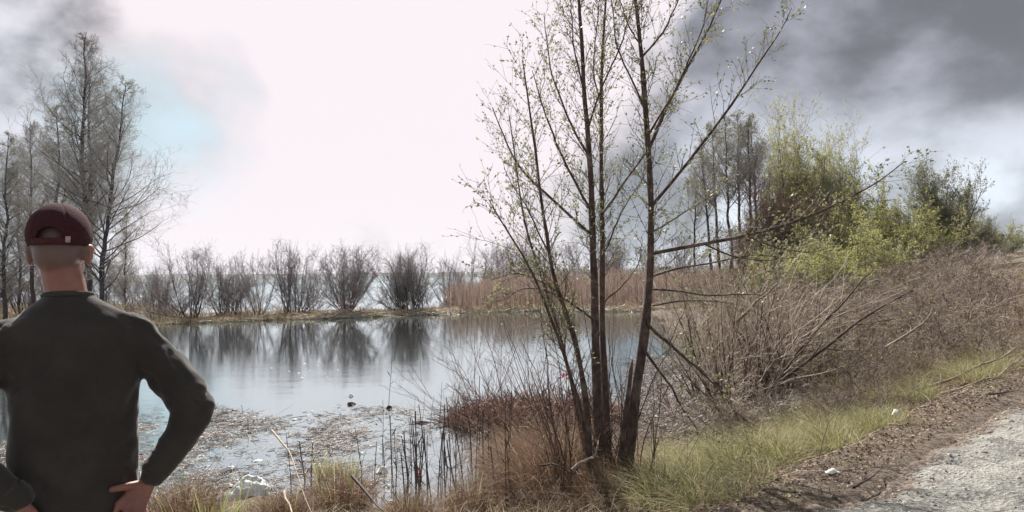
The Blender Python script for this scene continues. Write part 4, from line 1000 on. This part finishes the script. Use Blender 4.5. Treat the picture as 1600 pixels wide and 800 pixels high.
item('mud_clod', crumple(r, .05, .05, .06, 10, .5, 11.), 'dark_wood', put(608, 638), 'small dark clod at the foot of the lone reed stalk', 'clod')
item('paper_scrap', crumple(r, .03, .03, .03, 8, .4, 12.), 'white_plastic', put(607, 761), 'small white scrap among the reed stalks at the lower edge', 'scrap')
item('paper_scrap', crumple(r, .035, .03, .03, 8, .4, 13.), 'white_plastic', put(612, 785), 'white scrap right of the brown tussock at the lower edge', 'scrap')
item('paper_scrap', crumple(r, .03, .045, .06, 8, .4, 14.), 'white_plastic', put(1401, 655) + (0, 0, .02), 'white crumpled wrapper on the verge beside the pale grass', 'wrapper', .3)
item('paper_scrap', crumple(r, .05, .03, .025, 8, .4, 15.), 'white_plastic', put(1301, 740) + (0, 0, .015), 'white scrap lying in the leaf litter near the road', 'scrap', .5)
mb = MB(); tubes(mb, np.array([(-.03, 0, .006), (0, 0, .009), (.03, .004, .008)]), np.full(3, .005), 8, True)
item('cigarette_end', mb, 'white_plastic', put(985, 773) + (0, 0, .01), 'white cigarette end on the ground right of the alder foot', 'cigarette end', .3)
q = P(879, 590, D0 - .35); mb = MB()
leaf_faces(mb, r.normal(0, .014, (10, 3)), r.normal(0, 1, (10, 3)), r.uniform(.02, .05, 10), r, .5); tubes(mb, np.array([(0, 0, 0), (-.02, .01, .07), (-.05, .02, .13)]), np.array([.004, .003, .002]), 5)
item('pink_ribbon', mb, 'pink', q, 'pink ribbon caught in the bare twigs left of the alder stems', 'ribbon', smooth=False)
mb = MB(); blades(mb, r, r.normal(0, .02, (7, 3)) * (1, 1, 0), r.uniform(.12, .3, 7), np.full(7, .02), r.normal(0, .08, (7, 2)), 1.5, 4)
item('red_plastic_strip', mb, 'red_strip', put(655, 748), 'red plastic strips snagged on the reed stalks in the shallows', 'plastic strip', smooth=False)
sm_ = crumple(r, .07, .055, .018, 7, .3, 20.).mesh('scrap')  # small white pieces modelled in place of sun glints on the open water
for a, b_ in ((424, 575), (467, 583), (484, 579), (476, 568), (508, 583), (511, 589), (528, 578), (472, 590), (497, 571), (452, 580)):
    o = obj('glint_fleck', sm_, M['white_plastic']); o.location = tuple(on_z(a, b_, WATER_Z)); o.rotation_euler = (0, 0, a); o.scale = (.2 + .3 * r.random(),) * 3
    tag(o, 'small white fleck standing in for a sun glint on the open pond', 'scrap', 'white flecks standing in for sun glints')

# ------------------------------------------------------------------ the man in the red cap
r = np.random.default_rng(5)
def ell(mb, c, rad, n=20, rot=0.0):
    th, ph = np.meshgrid(np.linspace(0.02, math.pi - .02, n), np.linspace(0, 2 * math.pi, 2 * n, endpoint=False), indexing='ij')
    v = np.stack([np.sin(th) * np.cos(ph) * rad[0], np.sin(th) * np.sin(ph) * rad[1], np.cos(th) * rad[2]], -1)
    if rot: cs, sn = math.cos(rot), math.sin(rot); v = np.stack([v[..., 0] * cs - v[..., 1] * sn, v[..., 0] * sn + v[..., 1] * cs, v[..., 2]], -1)
    v = v + np.array(c); i = np.arange(n * 2 * n).reshape(n, 2 * n); j = np.roll(i, -1, 1)
    base = mb.n
    mb.add(v, np.stack([i[:-1], i[1:], j[1:], j[:-1]], -1))
    for row, c_ in ((0, v[0].mean(0)), (n - 1, v[-1].mean(0))):
        ring = v[row]; k = np.arange(2 * n); mb.add(np.vstack([ring, c_]), t=np.stack([k, (k + 1) % (2 * n), np.full(2 * n, 2 * n)], 1))
def rings(mb, secs, n=36, power=2.4):
    "closed trunk of elliptical sections (x, y, z, a, b)"
    a = np.arange(n) * 2 * math.pi / n; cx, sy = np.cos(a), np.sin(a)
    sx = np.sign(cx) * np.abs(cx) ** (2 / power); ss = np.sign(sy) * np.abs(sy) ** (2 / power)
    v = np.stack([np.stack([x + sx * A, y + ss * B, np.full(n, z)], -1) for x, y, z, A, B in secs])
    m_ = len(secs); i = np.arange(m_ * n).reshape(m_, n); j = np.roll(i, -1, 1)
    mb.add(v, np.stack([i[:-1], j[:-1], j[1:], i[1:]], -1))
    for row in (0, -1):
        k = np.arange(n); mb.add(np.vstack([v[row], v[row].mean(0)]), t=np.stack([k, (k + 1) % n, np.full(n, n)], 1))
def dense(pts, rad, n=24):
    pts = np.array(pts, float); k = np.linspace(0, 1, len(pts)); f = np.linspace(0, 1, n)
    q = np.stack([np.interp(f, k, pts[:, i]) for i in range(3)], -1); rr = np.interp(f, k, rad)
    for _ in range(3): q[1:-1] = .25 * q[:-2] + .5 * q[1:-1] + .25 * q[2:]
    return q, rr
def limb_(mb, pts, rad, n=24, sides=14):
    q, rr = dense(pts, rad, n); tubes(mb, q, rr, sides, True); ell(mb, q[0], (rr[0],) * 3, 10); ell(mb, q[-1], (rr[-1],) * 3, 10)
def fuse(mb, name, voxel, smooth=6, fac=.5):
    "one continuous surface out of overlapping volumes"
    me = mb.mesh(name); o = bpy.data.objects.new('tmp', me); col.objects.link(o)
    md = o.modifiers.new('r', 'REMESH'); md.mode = 'VOXEL'; md.voxel_size = voxel; md.use_smooth_shade = True
    ms = o.modifiers.new('s', 'SMOOTH'); ms.iterations = smooth; ms.factor = fac
    dg = bpy.context.evaluated_depsgraph_get(); dg.update()
    out = bpy.data.meshes.new_from_object(o.evaluated_get(dg)); out.name = name
    bpy.data.objects.remove(o); bpy.data.meshes.remove(me); return out
def co(me):
    a = np.empty(len(me.vertices) * 3, np.float32); me.vertices.foreach_get('co', a); return a.reshape(-1, 3).astype(float)
def nors(me):
    a = np.empty(len(me.vertices) * 3, np.float32); me.vertices.foreach_get('normal', a); return a.reshape(-1, 3).astype(float)
def setco(me, v): me.vertices.foreach_set('co', v.astype(np.float32).ravel()); me.update()

HX, HY, TURN = -.040, .012, R(-12)
def hd(x, y, z):
    "head-local (face towards +y) to man-local"
    c, s = math.cos(TURN), math.sin(TURN); return (HX + x * c - y * s, HY + x * s + y * c, z)
arms = {1: [(.148, .0, 1.345), (.240, -.035, 1.23), (.332, -.075, 1.09), (.272, -.095, .99), (.205, -.108, .905)],
        -1: [(-.158, .0, 1.345), (-.25, -.035, 1.23), (-.335, -.075, 1.09), (-.23, -.115, .985), (-.138, -.118, .905)]}
b = MB()
ell(b, hd(0, 0, 1.632), (.074, .093, .092), 20, TURN); ell(b, hd(0, .030, 1.565), (.057, .066, .068), 16, TURN); ell(b, hd(0, -.035, 1.60), (.062, .058, .065), 16, TURN)
ell(b, hd(0, .062, 1.527), (.026, .028, .022), 10, TURN)                                     # chin
ell(b, hd(0, .100, 1.590), (.012, .018, .022), 10, TURN); ell(b, hd(0, .108, 1.578), (.015, .012, .010), 10, TURN)   # nose
ell(b, hd(0, .080, 1.640), (.052, .018, .012), 10, TURN); ell(b, hd(0, .086, 1.548), (.022, .012, .007), 10, TURN)  # brow, lips
for sx in (-1, 1):
    ell(b, hd(sx * .077, -.006, 1.598), (.011, .020, .033), 10, TURN - sx * .45); ell(b, hd(sx * .080, -.010, 1.612), (.010, .022, .018), 10, TURN - sx * .5)
    ell(b, hd(sx * .036, .070, 1.592), (.022, .018, .018), 10, TURN)
limb_(b, [(-.012, -.012, 1.40), (-.022, -.006, 1.47), (HX, -.004, 1.57)], (.066, .056, .054))
rings(b, [(0, 0, .80, .150, .100), (0, 0, .95, .135, .095), (0, 0, 1.10, .142, .098), (0, 0, 1.25, .160, .102), (0, 0, 1.36, .150, .085), (-.01, 0, 1.42, .085, .06)])
for s in (1, -1):
    limb_(b, arms[s], (.040, .037, .036, .034, .026), 40)
    limb_(b, [(s * .085, 0, .86), (s * .095, .01, .48), (s * .105, -.01, .09)], (.082, .058, .040)); ell(b, (s * .11, .05, .055), (.042, .10, .035), 12)
def hand(b, W, K, fingers, thumb, palm):
    for k in K: limb_(b, [W, (np.array(W) * .45 + np.array(k) * .55), k], (.0185, .0145, .0112), 12)
    ell(b, palm, (.030, .017, .034), 12)
    for f in fingers: limb_(b, f, (.0102, .0094, .0088, .0078), 18, 10)
    limb_(b, thumb, (.0165, .0118, .0098), 14, 10)
K = [(.110, -.112, .832), (.131, -.118, .818), (.153, -.119, .811), (.174, -.114, .812)]
hand(b, arms[1][-1], K, [[K[0], (.098, -.118, .796), (.090, -.114, .768), (.087, -.106, .748)], [K[1], (.126, -.142, .790), (.126, -.146, .760), (.129, -.130, .742)],
     [K[2], (.155, -.145, .786), (.160, -.146, .762), (.162, -.128, .750)], [K[3], (.183, -.138, .790), (.192, -.136, .771), (.195, -.120, .762)]],
     [(.172, -.112, .878), (.130, -.126, .884), (.093, -.120, .881)], (.155, -.110, .853))
K = [(-.098, -.128, .822), (-.114, -.124, .816), (-.131, -.117, .814), (-.146, -.107, .818)]
hand(b, arms[-1][-1], K, [[K[0], (-.090, -.134, .786), (-.087, -.132, .758), (-.087, -.124, .738)], [K[1], (-.108, -.134, .778), (-.107, -.134, .746), (-.108, -.128, .722)],
     [K[2], (-.130, -.126, .776), (-.131, -.126, .744), (-.132, -.120, .722)], [K[3], (-.151, -.114, .782), (-.154, -.114, .756), (-.155, -.108, .738)]],
     [(-.122, -.118, .880), (-.098, -.132, .862), (-.086, -.136, .838)], (-.124, -.116, .850))
body = fuse(b, 'person', .0042, 5)
v = co(body)
c, s = math.cos(-TURN), math.sin(-TURN); lx = (v[:, 0] - HX) * c - (v[:, 1] - HY) * s; ly = (v[:, 0] - HX) * s + (v[:, 1] - HY) * c
st = np.clip((v[:, 2] - 1.535 - .03 * (np.abs(lx) > .055)) / .03, 0, 1) * np.clip((.03 - ly) / .02, 0, 1) * (np.abs(lx) < .083)
at = body.attributes.new('stubble', 'FLOAT', 'POINT'); at.data.foreach_set('value', st.astype(np.float32))
def skin(g, b, out):
    n = g.noise(opos(g), 34, 5, .65); n2 = g.noise(opos(g), 9, 3, .6)
    c = g.mix(g.ramp(n2, .35, .65), (.30, .128, .092), (.21, .085, .066)); a = g.n('ShaderNodeAttribute', attribute_name='stubble')
    hn = g.noise(opos(g), 420, 2, .7)
    c = g.mix(g.math('MULTIPLY', a.outputs['Fac'], g.ramp(hn, .3, .65, .55, 1.0)), c, (.12, .08, .072))
    g.put(b.inputs['Base Color'], c); b.inputs['Roughness'].default_value = .5; b.inputs['Subsurface Weight'].default_value = .12; b.inputs['Subsurface Radius'].default_value = (.012, .005, .003); b.inputs['Subsurface Scale'].default_value = 1
    bump(g, b, g.math('ADD', n, g.math('MULTIPLY', hn, .4)), .35, .004)
M['skin'] = material('skin', skin)
MAN = P(118, 440, 1.95); MAN[2] = max(zt(MAN[0], MAN[1]), -.03) - .005
man = obj('person', body, M['skin']); man.location = tuple(MAN); man.rotation_euler = (0, 0, R(34)); man.scale = (1, 1, 1.022)
tag(man, 'man seen from behind in dark olive shirt and dark red cap, hands on hips', 'person')

# shirt: loose over trunk and both arms, creased at shoulder, elbow and waist
b = MB()
rings(b, [(0, .0, .70, .168, .118), (0, .0, .80, .170, .118), (0, 0, .90, .166, .117), (0, 0, 1.0, .166, .117), (0, 0, 1.12, .172, .122), (-.002, 0, 1.25, .186, .126), (-.004, 0, 1.32, .194, .118), (-.006, -.003, 1.365, .188, .106), (-.008, -.003, 1.40, .160, .094), (-.011, -.004, 1.432, .115, .080), (-.015, -.005, 1.457, .078, .067), (-.018, -.005, 1.474, .062, .060)], 44, 2.3)
for s in (1, -1): limb_(b, arms[s], (.068, .068, .066, .054, .041), 44, 18)
shirt = fuse(b, 'shirt', .0065, 10)
v, nr = co(shirt), nors(shirt)
dsp = np.zeros(len(v))
for s in (1, -1):
    A = np.array(arms[s])
    for q, amp, freq, rad in ((A[0] + (s * .02, -.03, .0), .0065, 95, .085), (A[2] + (-s * .03, 0, .02), .0035, 100, .10), (A[4] + (0, 0, .03), .003, 120, .07)):
        d = np.linalg.norm(v - q, axis=1); w = np.exp(-(d / rad) ** 2)
        ax = nrm(np.array([s * .55, .15, .8])); ph = (v @ ax) * freq + 3.2 * fbm(v * 11 + q, 3) * 2
        dsp += amp * w * (np.sin(ph) * .7 + .5 * np.sin(ph * 1.7 + 1))
w = np.exp(-((v[:, 2] - .92) / .13) ** 2) * (np.abs(v[:, 0]) < .2); dsp += .0028 * w * np.sin(v[:, 2] * 60 + 9 * fbm(v * 7, 3) + v[:, 0] * 14)
w = np.exp(-((v[:, 2] - 1.2) / .2) ** 2); dsp += .006 * w * np.sin(v[:, 0] * 30 - v[:, 2] * 24 + 8 * fbm(v * 4 + 3, 3)) + .004 * w * np.sin(v[:, 0] * 38 + v[:, 2] * 30 + 9 * fbm(v * 5 + 8, 3))
dsp += .004 * fbm(v * 9, 4)
setco(shirt, v + nr * dsp[:, None])
def cloth(g, b, out):
    n = g.noise(opos(g), 7, 4, .6); f = g.noise(opos(g), 260, 3, .7)
    n = g.math('ADD', g.math('MULTIPLY', n, .7), g.math('MULTIPLY', f, .3)); c = g.mix(g.ramp(n, .3, .7), (.040, .034, .031), (.058, .051, .044)); g.put(b.inputs['Base Color'], c); b.inputs['Roughness'].default_value = .95; b.inputs['Specular IOR Level'].default_value = .15
    b.inputs['Sheen Weight'].default_value = .3; b.inputs['Sheen Roughness'].default_value = .4; bump(g, b, g.math('ADD', f, g.math('MULTIPLY', g.noise(opos(g), 40, 4, .6), 1.2)), .45, .004)
M['shirt'] = material('shirt', cloth)
M['shirt_rib'] = plain('shirt_rib', (.055, .053, .045), .95, .15, .2, 300, .3)
M['trousers'] = plain('trousers', (.035, .037, .045), .95, .15, .2, 120, .3)
M['shoe'] = plain('shoe', (.04, .032, .028), .6, .3, .2, 60, .2)
so_ = obj('shirt', shirt, M['shirt'], man)
b = MB(); a = np.linspace(0, 2 * math.pi, 41); q = np.stack([-.019 + .061 * np.cos(a), -.005 + .060 * np.sin(a), 1.470 + .006 * np.sin(a) * -1], -1); tubes(b, q, np.full(41, .0085), 10); obj('collar', b.mesh('collar'), M['shirt_rib'], so_)
for s in (1, -1):
    A = np.array(arms[s]); d = nrm(A[4] - A[3]); b = MB(); q = A[4] + np.outer(np.linspace(-.035, .004, 5), d); tubes(b, q, np.array([.041, .042, .042, .041, .037]), 20, True); obj('cuff', b.mesh('cuff'), M['shirt_rib'], so_)
b = MB(); rings(b, [(0, 0, .66, .160, .112), (0, 0, .80, .162, .110), (0, 0, .88, .155, .108)], 36, 2.3)
for s in (1, -1): limb_(b, [(s * .082, 0, .82), (s * .095, .012, .46), (s * .105, -.008, .08)], (.094, .076, .066), 30, 18)
obj('trousers', fuse(b, 'trousers', .010, 6), M['trousers'], man)
for s in (1, -1):
    b = MB(); ell(b, (s * .11, .055, .045), (.052, .145, .045), 14); ell(b, (s * .108, -.02, .08), (.052, .065, .06), 12); obj('shoe', fuse(b, 'shoe', .008, 3), M['shoe'], man)

# cap: six-panel crown with an arched gap at the back, strap, small tag, brim, button
n_t, n_p = 60, 180
th, ph = np.meshgrid(np.linspace(0.03, math.pi / 2 + .28, n_t), np.linspace(0, 2 * math.pi, n_p, endpoint=False), indexing='ij')
seam = np.abs(((ph / (math.pi / 3)) % 1) - .5) * 2
k = 1 - .012 * np.clip((seam - .8) / .2, 0, 1)
hx_, hy_, hz_ = np.sin(th) * np.cos(ph), np.sin(th) * np.sin(ph), np.cos(th)
lowr = np.minimum(hz_, 0)
cx_, cy_, cz_ = hx_ * .0835 * k * (1 + lowr * .18), -.002 + hy_ * .106 * k * (1 + lowr * .12), 1.650 + np.where(hz_ > 0, np.sign(hz_) * np.abs(hz_) ** .92 * .104, hz_ * .098) * k
W3 = np.stack([HX + cx_ * math.cos(TURN) - cy_ * math.sin(TURN), HY + cx_ * math.sin(TURN) + cy_ * math.cos(TURN), cz_], -1)
i = np.arange(n_t * n_p).reshape(n_t, n_p); j = np.roll(i, -1, 1); q = np.stack([i[:-1], i[1:], j[1:], j[:-1]], -1).reshape(-1, 4)
mid = np.stack([cx_, cy_, cz_], -1).reshape(-1, 3)[q].mean(1)
arch = (mid[:, 1] < 0) & ((mid[:, 0] / .036) ** 2 + ((mid[:, 2] - 1.628) / .048) ** 2 < 1) & (mid[:, 2] > 1.600)
b = MB(); b.add(W3, q[~arch]); me = b.mesh('crown')
M['cap'] = plain('cap', (.054, .018, .022), .92, .15, .35, 240, .6)
M['cap_dark'] = plain('cap_dark', (.07, .022, .028), .85, .2, .18, 90, .2)
M['tag'] = plain('tag', (.42, .30, .28), .7, .3)
cap = obj('cap', me, M['cap'], man)
sd_ = cap.modifiers.new('thick', 'SOLIDIFY'); sd_.thickness = .003; sd_.offset = 1
def band(a0, a1, z0, z1, off, name, mat, n=20):
    p_ = np.linspace(a0, a1, n); rows = []
    for z in (z0, z1):
        lr = (z - 1.650) / .098; sx_ = math.sqrt(max(0, 1 - min(1, abs(lr)) ** 2)) * (1 + min(lr, 0) * .15)
        x, y = np.cos(p_) * (.0835 * sx_ + off), -.002 + np.sin(p_) * (.106 * sx_ + off)
        rows.append(np.stack([HX + x * math.cos(TURN) - y * math.sin(TURN), HY + x * math.sin(TURN) + y * math.cos(TURN), np.full(n, z)], -1))
    b = MB(); v = np.stack(rows); i = np.arange(2 * n).reshape(2, n); b.add(v, np.stack([i[0, :-1], i[0, 1:], i[1, 1:], i[1, :-1]], -1))
    o = obj(name, b.mesh(name), M[mat], cap); md = o.modifiers.new('thick', 'SOLIDIFY'); md.thickness = .003; md.offset = 1; return o
band(-math.pi / 2 - .62, -math.pi / 2 + .62, 1.623, 1.643, .002, 'strap', 'cap_dark')
band(-math.pi / 2 + .46, -math.pi / 2 + .60, 1.630, 1.648, .0065, 'tag', 'tag', 5)
b = MB(); a = np.linspace(.42, math.pi - .42, 24); f = np.linspace(0, 1, 8); A, Fq = np.meshgrid(a, f, indexing='ij')
x = np.cos(A) * (.080 + .006 * Fq); y = -.002 + np.sin(A) * (.100 + .078 * Fq * np.sin(A) ** .6); z = 1.632 - .014 * Fq - .022 * np.cos(A) ** 2
v = np.stack([HX + x * math.cos(TURN) - y * math.sin(TURN), HY + x * math.sin(TURN) + y * math.cos(TURN), z], -1); i = np.arange(A.size).reshape(A.shape); b.add(v, np.stack([i[:-1, :-1], i[1:, :-1], i[1:, 1:], i[:-1, 1:]], -1))
o = obj('brim', b.mesh('brim'), M['cap'], cap); md = o.modifiers.new('thick', 'SOLIDIFY'); md.thickness = .004
b = MB(); ell(b, hd(0, -.002, 1.750), (.008, .008, .004), 8); obj('button', b.mesh('button'), M['cap'], cap)
M['eye'] = plain('eye', (.7, .68, .65), .2, .5)
for s in (-1, 1):
    b = MB(); ell(b, hd(s * .032, .0815, 1.603), (.0105, .009, .008), 10, TURN); obj('eye', b.mesh('eye'), M['eye'], man)
